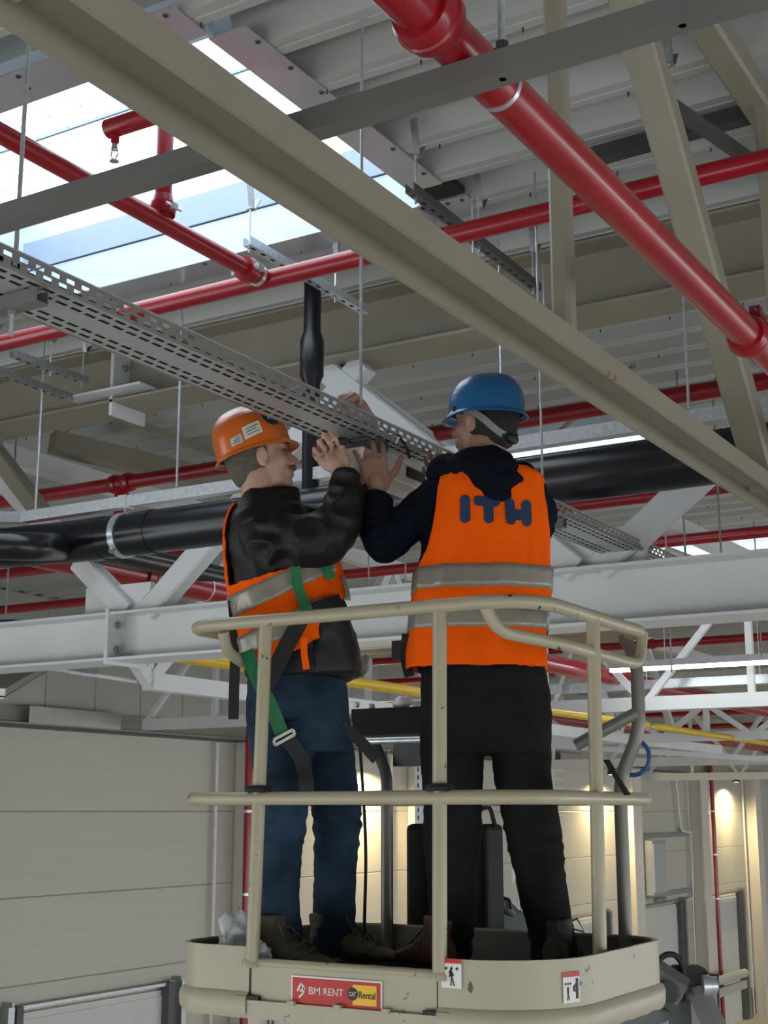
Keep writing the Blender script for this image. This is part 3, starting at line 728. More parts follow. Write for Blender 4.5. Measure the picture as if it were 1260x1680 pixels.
# hanging wires
for px, py, d, lab in ((270, 905, 12, 'left of the orange vest behind the red main'), (195, 930, 12.5, 'behind the left V brace'), (355, 900, 12, 'just left of the orange vest'), (605, 930, 11, 'left of the gap between the workers'), (665, 920, 11, 'beside the navy elbow'), (1122, 860, 8.5, 'above the chord right of the cable tray'), (1180, 850, 9, 'under the second skylight near the right edge'), (1098, 1012, 11, 'above the glowing linear lamp'), (1245, 1000, 13, 'at the right edge above the linear lamp'), (15, 915, 9, 'at the left edge under the black elbow')):
    p = P(px, py, D=d); tag(MB().tube([(p.x, p.y, DZ + .2), (p.x, p.y, min(p.z, DZ - .5) - .45)], .007, 5).build('hanger_wire', galv), 'thin hanger wire ' + lab, 'wire', 'hanger wires in the depth of the hall')
# far end wall
structure(MB().bx(-13.2, 9, 54, 54.2, FZ, 3.2).build('wall_far', wallM))

# ================================================================ MAST LIFT WITH BASKET
cream = worn('cream_paint', (.43, .385, .28), (.10, .07, .05), .42, .335, 14)
creamR = worn('cream_rail_paint', (.41, .36, .25), (.05, .04, .035), .33, .33, 22)
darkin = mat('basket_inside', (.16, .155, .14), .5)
BF, BB, BL, BRX = 3.24, 4.14, -2.68, -1.47     # front, back, left, right of the basket
ZFL = -.472; ZF, ZRIM, ZGATE, ZTOP, ZMID = -.545, -.37, -.412, .545, .036
lift = thing('mast_lift', 'cream mast lift basket with guard rails carrying the two workers', 'lift')
def loop(r_fl, r_fr, inset=0.0, n=7):
    "rounded plan outline of the basket, from the left of the gate round the back to its right"
    x0, x1, y0, y1 = BL + inset, BRX - inset, BF + inset, BB - inset; rb = .16
    q = []
    q += arc((x0 + r_fl, y0 + r_fl, 0), r_fl, -pi / 2, -pi, n, (1, 0, 0), (0, 1, 0))
    q += arc((x0 + rb, y1 - rb, 0), rb, pi, pi / 2, n, (1, 0, 0), (0, 1, 0))
    q += arc((x1 - rb, y1 - rb, 0), rb, pi / 2, 0, n, (1, 0, 0), (0, 1, 0))
    q += arc((x1 - r_fr, y0 + r_fr, 0), r_fr, 0, -pi / 2, n, (1, 0, 0), (0, 1, 0))
    return q
GL, GR = -2.385, -1.785
out = [Vector((GL, BF, 0))] + loop(.13, .27) + [Vector((GR, BF, 0))]
inn = [Vector((GL, BF + .012, 0))] + loop(.118, .258, .012) + [Vector((GR, BF + .012, 0))]
m = MB(); rows = [(out, ZF + .03), (out, ZRIM - .004), (out, ZRIM), (inn, ZRIM), (inn, ZF)]
k0 = 0
for (pl, z) in rows: m.v += [(p.x, p.y, z) for p in pl]
n = len(out)
for i in range(len(rows) - 1):
    for j in range(n - 1): m.f.append((i * n + j, i * n + j + 1, (i + 1) * n + j + 1, (i + 1) * n + j))
m.build('toe_wall', cream, lift, smooth=35)
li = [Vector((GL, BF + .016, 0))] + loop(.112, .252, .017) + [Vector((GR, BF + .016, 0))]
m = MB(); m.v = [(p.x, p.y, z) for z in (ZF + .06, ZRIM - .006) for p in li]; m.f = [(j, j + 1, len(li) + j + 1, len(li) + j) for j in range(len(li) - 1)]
m.build('inner_shade_sheet', darkin, lift, smooth=35)  # dark sheet added inside the toe wall, standing in for its shade
# dented lip round the bottom
lip = MB(); ol = [Vector((p.x, p.y, 0)) for p in out]
def offs(pl, d):
    r = []
    for i, p in enumerate(pl):
        t_ = (pl[min(i + 1, len(pl) - 1)] - pl[max(i - 1, 0)]).normalized(); r.append(p + Vector((t_.y, -t_.x, 0)) * -d)
    return r
dense = []
for a, b in zip(out, out[1:]):
    ks = max(1, int((b - a).length / .05))
    for k in range(ks): dense.append(a.lerp(b, k / ks))
dense.append(out[-1]); out_d = dense
prof = [(.002, ZF + .055), (.012, ZF + .045), (.016, ZF + .03), (.014, ZF + .002), (.006, ZF - .012), (-.02, ZF - .012)]
vs = []
random.seed(4)
dent = [random.random() for _ in range(len(out_d))]
for d, z in prof:
    for i, p in enumerate(offs(out_d, d)):
        q = dent[i]; vs.append((p.x, p.y, z + (.006 * (q - .5) if z < ZF + .04 else 0)))
nn = len(out_d); lip.add(vs, [(i * nn + j, i * nn + j + 1, (i + 1) * nn + j + 1, (i + 1) * nn + j) for i in range(len(prof) - 1) for j in range(nn - 1)])
lip.build('bottom_lip', cream, lift, smooth=50)
# gate panel with its own rim
g = MB().bx(GL + .006, GR - .006, BF + .004, BF + .016, ZF + .03, ZGATE); g.build('gate_panel', cream, lift)
MB().tube([(GL, BF + .012, ZGATE), (GR, BF + .012, ZGATE)], .013, 10).build('gate_rim', creamR, lift, smooth=50)
MB().bx(GL - .004, GR + .004, BF - .010, BF + .016, ZF - .012, ZF + .035).build('gate_sill', cream, lift)
for x in (GL + .14, GL + .29, GL + .44): MB().bx(x, x + .022, BF - .016, BF + .004, ZF + .030, ZF + .042).build('clip', creamR, lift)
for x in (GL, GR): MB().bx(x - .04, x + .04, BF - .012, BF + .01, ZF + .036, ZF + .046).build('hinge_slot', blackR, lift)
_fl = loop(.10, .24, .03); MB().rings([[(p.x, p.y, ZF + .06) for p in _fl], [(p.x, p.y, ZFL) for p in _fl]]).build('floor_plate', mat('tread_plate', (.12, .115, .11), .5, .3), lift)
fl2 = [Vector((p.x, p.y, 0)) for p in loop(.11, .25, .02)]
m = MB(); m.add([(p.x, p.y, ZF - .012) for p in fl2], [tuple(range(len(fl2)))]); m.build('underside', darkst, lift)
# rails
RR = .0195
def railloop(z, r_fl, r_fr, cut=None, inset=.03):
    x0, x1, y0, y1 = BL + inset, BRX - inset, BF + .0, BB - inset; rb = .10
    q = arc((x0 + r_fl, y0 + r_fl, z), r_fl, -pi / 2, -pi, 6, (1, 0, 0), (0, 1, 0)) + arc((x0 + rb, y1 - rb, z), rb, pi, pi / 2, 6, (1, 0, 0), (0, 1, 0)) + arc((x1 - rb, y1 - rb, z), rb, pi / 2, 0, 6, (1, 0, 0), (0, 1, 0)) + arc((x1 - r_fr, y0 + r_fr, z), r_fr, 0, -pi / 2, 8, (1, 0, 0), (0, 1, 0))
    return q
q = railloop(ZTOP, .09, .16)
MB().tube(q, RR, 14, closed=True).build('top_rail', creamR, lift, smooth=50)
q = railloop(ZMID, .09, .16, inset=.03)
MB().tube(q, RR, 14, closed=True).build('mid_rail', creamR, lift, smooth=50)
# posts
def post(p0, p1, r=RR, m=creamR): return MB().tube([p0, p1], r, 14).build('post', m, lift, smooth=50)
post((-2.378, BF + .004, ZGATE - .0), (-2.352, BF + .004, ZTOP)); post((GR + .003, BF + .004, ZGATE), (GR + .012, BF + .004, ZTOP))
post((-1.512, 3.66, ZRIM - .05), (-1.500, 3.66, ZTOP))
RPX = P(635, 1450, Y=BB - .03).x
post((RPX, BB - .03, ZF), (RPX, BB - .03, ZMID + .02), .021, mat('grey_rail', (.20, .19, .17), .35, .2))
bx_ = BRX - .05
q = fillet([(bx_ - .09, BB - .035, ZF), (bx_ - .09, BB - .035, .10), (bx_ - .02, BB - .035, .24), (bx_ - .02, BB - .035, .46), (bx_ - .06, BB - .035, ZTOP)], .06)
MB().tube(q, .021, 12).build('bent_post', mat('grey_rail', (.20, .19, .17), .35, .2), lift, smooth=50)
MB().tube([(bx_ - .02, BB - .05, .30), (bx_ - .20, BB - .12, .20)], .019, 12).build('brace', MATS['grey_rail'], lift, smooth=50)
# short guard bars hanging below the top rail at both ends
gb = fillet([P(366, 1036, Y=BF), P(372, 1068, Y=BF + .03), P(398, 1088, Y=BF + .12), (BL + .05, BB - .3, .44)], .06)
MB().tube(gb, .017, 12).build('guard_bar', creamR, lift, smooth=50)
xr = BRX - .03
gb = fillet([(xr - .145, BF + .012, ZTOP), (xr - .12, BF + .05, ZTOP - .075), (xr - .006, BF + .22, ZTOP - .10), (xr - .004, BB - .22, ZTOP - .105), (xr - .004, BB - .10, ZTOP - .10), (xr - .004, BB - .07, ZTOP)], .05)
MB().tube(gb, .0175, 12).build('guard_bar', creamR, lift, smooth=50)
for x, y_ in ((-2.366, BF + .004), (GR + .007, BF + .004)):
    MB().lathe((x, y_, ZMID + .022), (0, 0, 1), [(0, .02), (-.006, .034), (.004, .040), (.012, .036), (.014, .02)], 14).build('rubber_ring', blackR, lift, smooth=50)
for x in (GL, GR): MB().lathe((x + .002, BF + .004, ZGATE - .012), (0, 0, 1), [(0, .026), (.012, .026), (.02, .02)], 14).build('weld_collar', cream, lift, smooth=50)
MB().prism([(-.01, 0), (.01, 0), (.01, .004), (-.01, .004)], (-1.49, 3.70, .14), (-1.47, 3.80, .045)).build('strap', blackR, lift)
# rear: tool tray, bracket, control cases
ty = BB + .02
a = P(576, 1207, Y=ty); b = P(702, 1158, Y=ty)
MB().bx(a.x, b.x, ty, ty + .16, a.z, b.z).build('tool_tray', mat('black_plastic_box', (.006, .006, .007), .6, spec=.2), lift)
MB().tube([(a.x - .05, ty - .02, a.z - .022), (b.x + .05, ty - .02, a.z - .022)], .012, 12).build('tray_bar', zinc, lift, smooth=50)
MB().bx(RPX, RPX + .13, ty - .01, ty + .05, a.z - .11, a.z - .03).build('bracket_plate', darkst, lift)
MB().tube(fillet([(RPX - .08, ty, a.z - .03), (RPX, BB - .03, a.z - .14), (RPX, BB - .03, ZMID)], .06), .020, 12).build('bracket_arm', darkst, lift, smooth=50)
ms = thing('mast_profile', 'grey aluminium mast profile with slot row between the two workers', 'mast')
a = P(680, 1215, D=5.3); b = P(700, 1215, D=5.3)
MB().bx(a.x, b.x, a.y, a.y + .10, FZ + .5, a.z).build('profile', galv, ms)
MB().bx(b.x, b.x + .03, a.y + .01, a.y + .09, FZ + .5, a.z - .05).build('side_strip', mat('blue_strip', (.03, .10, .30), .4), ms)
s_ = MB(); z = a.z - .04
while z > -.6: s_.bx(a.x + .012, a.x + .018, a.y - .001, a.y, z - .016, z); z -= .03
s_.build('slots', blackR, ms, kind='stuff')
# clamp on the rear rail
q = P(665, 1076, Y=BB - .03)
MB().box((q.x + .0, BB - .03, ZTOP), (.075, .06, .065)).build('rail_clamp', blackR, lift)
MB().tube(fillet([(q.x - .15, BB - .03, ZTOP), (q.x - .17, BB - .035, ZTOP - .07), (q.x - .30, BB - .05, ZTOP - .085)], .05), .018, 12).build('hook_bar', MATS['grey_rail'], lift, smooth=50)
# stickers and the company plate on the toe wall
def sheet_on(name, x0, x1, z0, z1, y, m, parent, t_=.002): return MB().bx(x0, x1, y - t_, y, z0, z1).build(name, m, parent)
def text_on(s, h, width, loc, rot, m, parent, name='lettering', ext=.0006, space=1.0):
    cu = bpy.data.curves.new(name, 'FONT'); cu.body = s; cu.size = h; cu.extrude = ext; cu.align_x = 'LEFT'; cu.space_character = space; cu.offset = 0
    o = bpy.data.objects.new(name, cu); COL.objects.link(o); dg_ = bpy.context.evaluated_depsgraph_get()
    me = bpy.data.meshes.new_from_object(o.evaluated_get(dg_)); bpy.data.objects.remove(o); bpy.data.curves.remove(cu)
    xs = [v.co.x for v in me.vertices]; w0 = max(xs) - min(xs); x0 = min(xs)
    for v in me.vertices: v.co.x = (v.co.x - x0) * (width / w0)
    me.materials.clear(); me.materials.append(m); o = obj(name, me, parent); o.location = loc; o.rotation_euler = rot; return o
whiteM = mat('sticker_white', (.75, .74, .70), .4); redS = mat('sticker_red', (.50, .02, .015), .4); yelS = mat('sticker_yellow', (.85, .50, .02), .4); blkS = mat('sticker_black', (.012, .012, .012), .5)
A = P(478, 1594, Y=BF); B = P(627, 1655, Y=BF); px0, px1 = A.x, B.x; pz1, pz0 = -.437, -.517
pl = thing('company_plate', 'red company plate with yellow patch on the lift basket front', 'sign')
yy = BF + .002
sheet_on('border', px0, px1, pz0, pz1, yy, whiteM, pl); sheet_on('red_field', px0 + .005, px1 - .005, pz0 + .005, pz1 - .005, yy - .002, redS, pl, .0008)
W_ = px1 - px0; H_ = pz1 - pz0; ROT = (pi / 2, 0, 0); yl = yy - .0034
text_on('BM', .027, W_ * .125, (px0 + W_ * .205, yl, pz0 + H_ * .43), ROT, whiteM, pl)
text_on('RENT', .027, W_ * .215, (px0 + W_ * .37, yl, pz0 + H_ * .43), ROT, whiteM, pl)
lg = MB()
def stroke(m_, pts, w_, z0=0.0):
    for (x0, y0), (x1, y1) in zip(pts, pts[1:]):
        m_.bar((px0 + W_ * x0, yl, pz0 + H_ * y0), (px0 + W_ * x1, yl, pz0 + H_ * y1), w_, .0012, up=(0, 1, 0))
stroke(lg, [(.075, .50), (.115, .76), (.155, .60), (.105, .50)], .0055); stroke(lg, [(.155, .62), (.135, .42), (.095, .30)], .0055)
lg.build('logo_mark', whiteM, pl)
sheet_on('yellow_patch', px0 + W_ * .69, px1 - W_ * .055, pz0 + H_ * .20, pz0 + H_ * .84, yl, yelS, pl, .0008)
MB().lathe((px0 + W_ * .69, yl, pz0 + H_ * .54), (0, -1, 0), [(0, .0165), (.0014, .0165)], 20).build('round_logo', blkS, pl)
text_on('CAT', .016, .022, (px0 + W_ * .69 - .011, yl - .0022, pz0 + H_ * .54 - .0055), ROT, whiteM, pl)
text_on('Rental', .026, W_ * .175, (px0 + W_ * .757, yl - .0016, pz0 + H_ * .42), ROT, blkS, pl)
# warning stickers
def sticker(name, c, w_, h_, nrm, label, kind):
    t = thing(name, label, 'sticker')
    n_ = Vector(nrm).normalized(); R = Matrix((Vector((0, 0, 1)).cross(n_), Vector((0, 0, 1)), n_)).transposed()   # x right, y up, z out
    def pt(x, y, z=0): return Vector(c) + R @ Vector((x, y, z))
    def rect(nm, x0, x1, y0, y1, z, m_): return MB().add([pt(x0, y0, z), pt(x1, y0, z), pt(x1, y1, z), pt(x0, y1, z), pt(x0, y0, z - .001), pt(x1, y0, z - .001), pt(x1, y1, z - .001), pt(x0, y1, z - .001)], [(0, 1, 2, 3), (4, 7, 6, 5), (0, 4, 5, 1), (1, 5, 6, 2), (2, 6, 7, 3), (3, 7, 4, 0)]).build(nm, m_, t)
    rect('white_field', -w_ / 2, w_ / 2, -h_ / 2, h_ / 2, .0015, whiteM); rect('red_band', -w_ / 2, w_ / 2, h_ * .34, h_ / 2, .0025, redS)
    f = MB()
    def li(x0, y0, x1, y1, ww): f.bar(pt(x0 * w_, y0 * h_, .0022), pt(x1 * w_, y1 * h_, .0022), ww, .001, up=n_)
    if kind == 0:
        for k in range(3): li(-.30 + .27 * k, .14, -.22 + .27 * k, .20, .006)
        li(0, .16, 0, .24, .002); li(-.05, .10, .02, -.10, .009); li(.02, -.1, -.03, -.42, .003); li(.02, -.1, .14, -.42, .003); li(-.05, .05, -.10, -.12, .0025); li(.02, .05, .12, -.08, .0025); li(-.06, .12, .0, .12, .007)
    else:
        for k in range(3): li(-.40 + .15 * k, .10, -.33 + .15 * k, .14, .005)
        li(-.22, .02, -.22, -.2, .006); li(-.22, -.2, -.28, -.42, .0025); li(-.22, -.2, -.14, -.42, .0025); li(.34, .28, .34, -.38, .008); li(.16, .04, .16, -.14, .008); li(.16, .02, .30, .12, .004); li(.16, -.1, .30, -.16, .004)
    f.build('pictogram', blkS, t, kind='stuff')
sticker('warning_sticker', P(741, 1597, Y=BF - .001), .058, .072, (0, -1, 0), 'white crush warning sticker on the basket below the middle post', 0)
cc = (BRX - .27, BF + .27); an = math.radians(-22)
sticker('warning_sticker', (cc[0] + .27 * math.cos(an), cc[1] + .27 * math.sin(an), -.44), .058, .075, (math.cos(an), math.sin(an), 0), 'white warning sticker on the curved right end of the basket', 1)
# mast, jib and chassis below and behind the basket
mb = thing('lift_mast', 'black jib and mast mechanism of the lift behind the basket', 'mast')
def jp(px, py, d=5.2): return P(px, py, D=d)
MB().bar(jp(800, 1490, 4.95), jp(1075, 1600, 5.1), .16, .06, up=(0, 0, 1)).build('upper_arm', darkst, mb)
MB().bar(jp(1050, 1590, 5.0), jp(1115, 1632, 5.0), .10, .13, up=(0, 0, 1), ch=.03).build('arm_knuckle', mat('grey_casting', (.12, .115, .105), .45), mb)
MB().tube([jp(1096, 1628, 4.88), jp(1112, 1632, 5.3)], .035, 14).build('knuckle_pin', darkst, mb, smooth=50)
MB().bx(jp(1052, 1640).x, jp(1140, 1640).x, jp(1100, 1640).y, jp(1100, 1640).y + .30, FZ + .6, jp(1100, 1628).z).build('mast_case', darkst, mb)
MB().bx(jp(1096, 1600).x, jp(1125, 1600).x, jp(1100, 1600, 5.0).y, jp(1100, 1600, 5.0).y + .02, -.80, -.66).build('cover', mat('blue_grey_cover', (.20, .24, .32), .4), mb)
for x in (1110, 1140): MB().lathe(jp(x, 1606, 5.05), (0.5, -1, 0), [(0, .05), (.03, .05), (.03, .03)], 14).build('lug', blackR, mb, smooth=40)
MB().lathe(jp(1152, 1616, 5.0), (1, .6, 0), [(0, .02), (0, .035), (.025, .035), (.025, .028), (.05, .028), (.05, .015)], 16).build('bolt', zinc, mb, smooth=40)
MB().bar(jp(1140, 1615, 5.05), jp(1190, 1720, 5.05), .06, .07, up=(0, 1, 0)).build('strut', MATS['grey_casting'], mb)
hose = [jp(x, y, 5.0) for x, y in ((1066, 1600), (1078, 1577), (1093, 1565), (1108, 1566), (1119, 1580), (1124, 1605), (1126, 1640))]
MB().tube(fillet(hose, .03), .0105, 10).build('hose', blackR, mb, smooth=50)
MB().tube([jp(1066, 1606, 4.98), jp(1080, 1574, 4.98)], .018, 10).build('hose_grip', blackR, mb, smooth=50)
MB().bx(-2.5, -.6, jp(1100, 1600).y - .5, jp(1100, 1600).y + .8, FZ + .15, FZ + .62).build('chassis', cream, mb)
for x in (-2.3, -.8):
    for dy in (-.3, .6): MB().tube([(x - .08, jp(1100, 1600).y + dy, FZ + .2), (x + .08, jp(1100, 1600).y + dy, FZ + .2)], .2, 20).build('wheel', blackR, mb, smooth=40)
MB().bx(-2.1, -1.9, 3.9, 4.2, ZF - .25, ZF - .02).build('basket_bracket', darkst, mb)
MB().bar((-2.0, 4.05, ZF - .2), jp(1080, 1640, 5.05), .10, .12).build('lower_arm', darkst, mb)
# cases and parts standing behind the workers' legs
cs = thing('tool_case', 'upright black case behind the legs of the blue-helmeted worker', 'case')
a = P(674, 1530, Y=BB + .10); b = P(806, 1352, Y=BB + .10)
o = MB().bx(a.x, b.x, BB + .06, BB + .20, a.z, b.z).build('case_body', mat('black_plastic_box', (0, 0, 0)), cs)
md = o.modifiers.new('b', 'BEVEL'); md.width = .02; md.segments = 3
MB().tube(fillet([(b.x - .09, BB + .13, b.z - .01), (b.x - .09, BB + .13, b.z + .04), (b.x - .02, BB + .13, b.z + .06), (b.x, BB + .13, b.z - .01)], .02), .008, 8).build('case_handle', blackR, cs, smooth=50)
MB().bx(a.x, b.x, BB, BB + .24, a.z - .05, a.z - .02).build('shelf', darkin, lift)
MB().bar((a.x + .1, BB + .1, a.z - .03), (a.x + .1, BB + .02, ZF), .05, .02).build('shelf_bracket', darkst, lift)
cw = thing('hydraulic_block', 'black hydraulic block with wire handle beside the right trouser leg', 'machine part')
o = P(835, 1520, D=4.95)
MB().bar(P(800, 1500, D=4.9), P(868, 1520, D=4.95), .10, .06).build('block', darkst, cw)
MB().tube([P(808, 1470, D=4.85), P(838, 1498, D=4.9)], .028, 12).build('cylinder', darkst, cw, smooth=50)
MB().tube(fillet([P(811, 1488, D=4.85), P(813, 1474, D=4.85), P(836, 1474, D=4.85), P(838, 1492, D=4.85)], .015), .005, 8).build('wire_handle', blackR, cw, smooth=50)
MB().bar(P(790, 1535, D=4.9), P(868, 1538, D=4.9), .12, .012).build('base_plate', MATS['grey_casting'], cw)
MB().bx(P(830, 1540, D=4.9).x - .03, P(868, 1560, D=4.9).x, P(830, 1540, D=4.9).y, P(830, 1540, D=4.9).y + .06, -.50, -.41).build('foot', cream, cw)
sg = thing('notice_board', 'cream notice board with a warning triangle behind the right knee', 'sign')
a = P(838, 1452, D=5.6); b = P(885, 1365, D=5.6)
o = MB().bx(a.x, b.x, a.y, a.y + .03, a.z, b.z).build('board', mat('notice_cream', (.62, .57, .42), .4), sg); md = o.modifiers.new('b', 'BEVEL'); md.width = .012; md.segments = 3
MB().bx(a.x + .012, b.x - .012, a.y - .002, a.y, a.z + .02, b.z - .02).build('notice', whiteM, sg)
tr = MB(); c0 = Vector((a.x + .055, a.y - .003, a.z + .06))
for k in range(3):
    p0 = c0 + Vector((math.sin(2 * pi * k / 3), 0, math.cos(2 * pi * k / 3))) * .025; p1 = c0 + Vector((math.sin(2 * pi * (k + 1) / 3), 0, math.cos(2 * pi * (k + 1) / 3))) * .025
    tr.bar(p0, p1, .004, .001, up=(0, 1, 0))
tr.build('triangle', redS, sg)
MB().tube([((a.x + b.x) / 2 - .02, a.y + .02, a.z), ((a.x + b.x) / 2 - .02, a.y + .02, FZ + .6)], .012, 8).build('post', galv, sg, smooth=50)
# folded plastic bag in the basket corner
def crumple(name, c, r, seed, m_, parent=None, n=28, squash=(1, 1, 1)):
    mb_ = MB(); mb_.ell((0, 0, 0), (1, 1, 1), None, n, n // 2); me = mb_.mesh(name, 60); me.materials.append(m_)
    for v in me.vertices:
        d = noise.noise(v.co * 1.8 + Vector((seed, 0, 0))) * .45 + abs(noise.noise(v.co * 4 + Vector((0, seed, 0)))) * .35
        v.co = Vector((v.co.x * squash[0], v.co.y * squash[1], v.co.z * squash[2])) * r * (1 - .3 + d)
    o = obj(name, me, parent); o.location = c; return o
bagM = mat('clear_plastic_film', (.80, .82, .86), .12, var=.1, scale=20, spec=.8)
bagM.node_tree.nodes['Principled BSDF'].inputs['Transmission Weight'].default_value = .25
o = crumple('plastic_bag', P(382, 1545, Y=BF + .12), .075, 3.0, bagM, squash=(1.0, .7, 1.25)); tag(o, 'crumpled clear plastic bag in the left corner of the basket', 'bag')
o = crumple('plastic_bag', P(430, 1567, Y=BF + .06), .04, 9.0, bagM, squash=(.8, .7, 1.1)); tag(o, 'small crumpled clear plastic bag between guard post and boot', 'bag')
for i, (px, py, r) in enumerate(((584, 1154, .014), (610, 1158, .014), (660, 1152, .03))):
    o = crumple('crumpled_paper', P(px, py, Y=ty + .05) + Vector((0, 0, -.004)), r, i + 2.0, whiteM, n=14, squash=(1.3, 1, 1)); tag(o, ('small white paper scrap at the left end of the black tool tray', 'white paper scrap in the middle of the black tool tray', 'large white paper scrap at the right end of the black tool tray')[i], 'paper')
cbl = MB().tube(fillet([P(589, 1205, D=4.5), P(596, 1300, D=4.5), P(601, 1400, D=4.5), P(597, 1545, D=4.5), P(640, 1570, D=4.5)], .1), .0055, 8).build('power_cable', blackR, None, smooth=50); tag(cbl, 'thin black cable hanging beside the far jeans leg', 'cable')
bl = MB().tube(arc((bx_ - .055, BB - .01, .165), .055, -2.6, 1.4, 18, (1, 0, 0), (0, 0, 1)), .007, 8).build('blue_hose', mat('blue_hose', (.02, .10, .26), .4), lift, smooth=50)

# ================================================================ THE TWO WORKERS
from mathutils.bvhtree import BVHTree
def bake(o):
    dg_ = bpy.context.evaluated_depsgraph_get(); dg_.update()
    me = bpy.data.meshes.new_from_object(o.evaluated_get(dg_)); o.modifiers.clear(); old = o.data; o.data = me; bpy.data.meshes.remove(old); return o
def blob(name, mb_, voxel, m, parent, smooth=6, fold=None, sf=.5):
    me = bpy.data.meshes.new(name); me.from_pydata(mb_.v, [], mb_.f); me.materials.append(m)
    bm = bmesh.new(); bm.from_mesh(me); bmesh.ops.recalc_face_normals(bm, faces=bm.faces); bm.to_mesh(me); bm.free()
    o = obj(name, me, parent)
    r = o.modifiers.new('r', 'REMESH'); r.mode = 'VOXEL'; r.voxel_size = voxel
    s = o.modifiers.new('s', 'SMOOTH'); s.iterations = smooth; s.factor = sf
    bake(o); me = o.data; me.materials.clear(); me.materials.append(m)
    if fold:
        ns = [v.normal.copy() for v in me.vertices]
        for v, nn in zip(me.vertices, ns): v.co += nn * fold(v.co)
    me.polygons.foreach_set('use_smooth', [True] * len(me.polygons)); me.update()
    return o
def chain(m, pts, rs, n=14):
    "tapered limb with rounded joints"
    m.tube(pts, list(rs), n)
    for p, r in zip(pts, rs): m.ell(p, (r * .99, r * .99, r * .99), None, n, 8)
    return m
def dense_pts(pts, rs, k=5):
    P_, R_ = [], []; n = len(pts)
    for i in range(n - 1):
        p0, p1, p2, p3 = [Vector(pts[max(0, min(n - 1, j))]) for j in (i - 1, i, i + 1, i + 2)]
        for q in range(k):
            t = q / k; P_.append(.5 * ((2 * p1) + (p2 - p0) * t + (2 * p0 - 5 * p1 + 4 * p2 - p3) * t * t + (3 * p1 - p0 - 3 * p2 + p3) * t ** 3)); R_.append(rs[i] * (1 - t) + rs[i + 1] * t)
    P_.append(Vector(pts[-1])); R_.append(rs[-1]); return P_, R_
def folds(amp, f1, dirv=None, f2=None, seed=0.0):
    sd = Vector((seed, seed * 1.7, -seed))
    def g(p):
        q = Vector((p.x * f1, p.y * f1, p.z * (f2 or f1))) + sd
        a = noise.noise(q); b = noise.noise(q * 2.1 + Vector((5, 2, 1)))
        return amp * ((1 - 2 * abs(a)) * .8 + b * .5 - .3)
    return g
class Shell:
    "garment surface through elliptical rings: (px, py, d, half width px, half depth m)"
    def __init__(s, rings, D0, rot=0.0, sq=2.3, fold=None):
        s.r = rings; s.D0 = D0; s.sq = sq; s.fold = fold; s.rot = rot
    def par(s, t):
        n = len(s.r) - 1; x = max(0, min(n, t * n)); i = min(int(x), n - 1); f = x - i
        g = lambda j: s.r[max(0, min(n, j))]
        return [.5 * ((2 * b) + (c - a) * f + (2 * a - 5 * b + 4 * c - d) * f * f + (3 * b - a - 3 * c + d) * f ** 3) for a, b, c, d in zip(g(i - 1), g(i), g(i + 1), g(i + 2))]
    def S(s, u, t, off=0.0):
        px, py, d, hw, hd_ = s.par(t); c = P(px, py, D=s.D0 + d); wpx = (P(px + 1, py, D=s.D0 + d) - c).length
        a, b = hw * wpx + off, hd_ + off; cu, su = math.cos(u), math.sin(u); e = 2 / s.sq
        x = a * math.copysign(abs(cu) ** e, cu); y_ = b * math.copysign(abs(su) ** e, su)
        if s.rot: x, y_ = x * math.cos(s.rot) - y_ * math.sin(s.rot), x * math.sin(s.rot) + y_ * math.cos(s.rot)
        p = c + _R * x + _fh * y_
        if s.fold:
            n = (_R * x + _fh * y_).normalized(); p = p + n * s.fold(p, u, t)
        return p
def px_of(p):
    w_ = p.dot(_F); return 630 + FPX * p.dot(_R) / w_, 840 - FPX * p.dot(_U) / w_
def shellmesh(name, sh, m, parent, nu=96, nt=70, keep=None, thick=.004, off=0.0):
    g = MB(); vs = [sh.S(2 * pi * j / nu, i / nt, off) for i in range(nt + 1) for j in range(nu)]; g.v = [tuple(v) for v in vs]
    for i in range(nt):
        for j in range(nu):
            j2 = (j + 1) % nu; q = (i * nu + j, i * nu + j2, (i + 1) * nu + j2, (i + 1) * nu + j)
            if keep is None or keep(2 * pi * (j + .5) / nu, (i + .5) / nt, (vs[q[0]] + vs[q[2]]) / 2): g.f.append(q)
    me = bpy.data.meshes.new(name); me.from_pydata(g.v, [], g.f); me.materials.append(m)
    bm = bmesh.new(); bm.from_mesh(me); bmesh.ops.delete(bm, geom=[v for v in bm.verts if not v.link_faces], context='VERTS')
    bd = [v for v in bm.verts if v.is_boundary]
    for _ in range(6): bmesh.ops.smooth_vert(bm, verts=bd, factor=.5, use_axis_x=True, use_axis_y=True, use_axis_z=True)
    bm.to_mesh(me); bm.free()
    o = obj(name, me, parent); s_ = o.modifiers.new('s', 'SOLIDIFY'); s_.thickness = thick; s_.offset = -1
    bake(o); shade(o.data, 60); return o
def band(name, sh, u0, u1, tlo, thi, m, parent, nu=70, nt=5, off=.003, keep=None):
    "strip on a shell between two height functions of u"
    g = MB(); 
    for i in range(nt + 1):
        for j in range(nu + 1):
            u = u0 + (u1 - u0) * j / nu; a, b = tlo(u), thi(u); g.v.append(tuple(sh.S(u, a + (b - a) * i / nt, off)))
    for i in range(nt):
        for j in range(nu): g.f.append((i * (nu + 1) + j, i * (nu + 1) + j + 1, (i + 1) * (nu + 1) + j + 1, (i + 1) * (nu + 1) + j))
    o = g.build(name, m, parent, smooth=80); s_ = o.modifiers.new('s', 'SOLIDIFY'); s_.thickness = .002; s_.offset = 0; return bake(o)
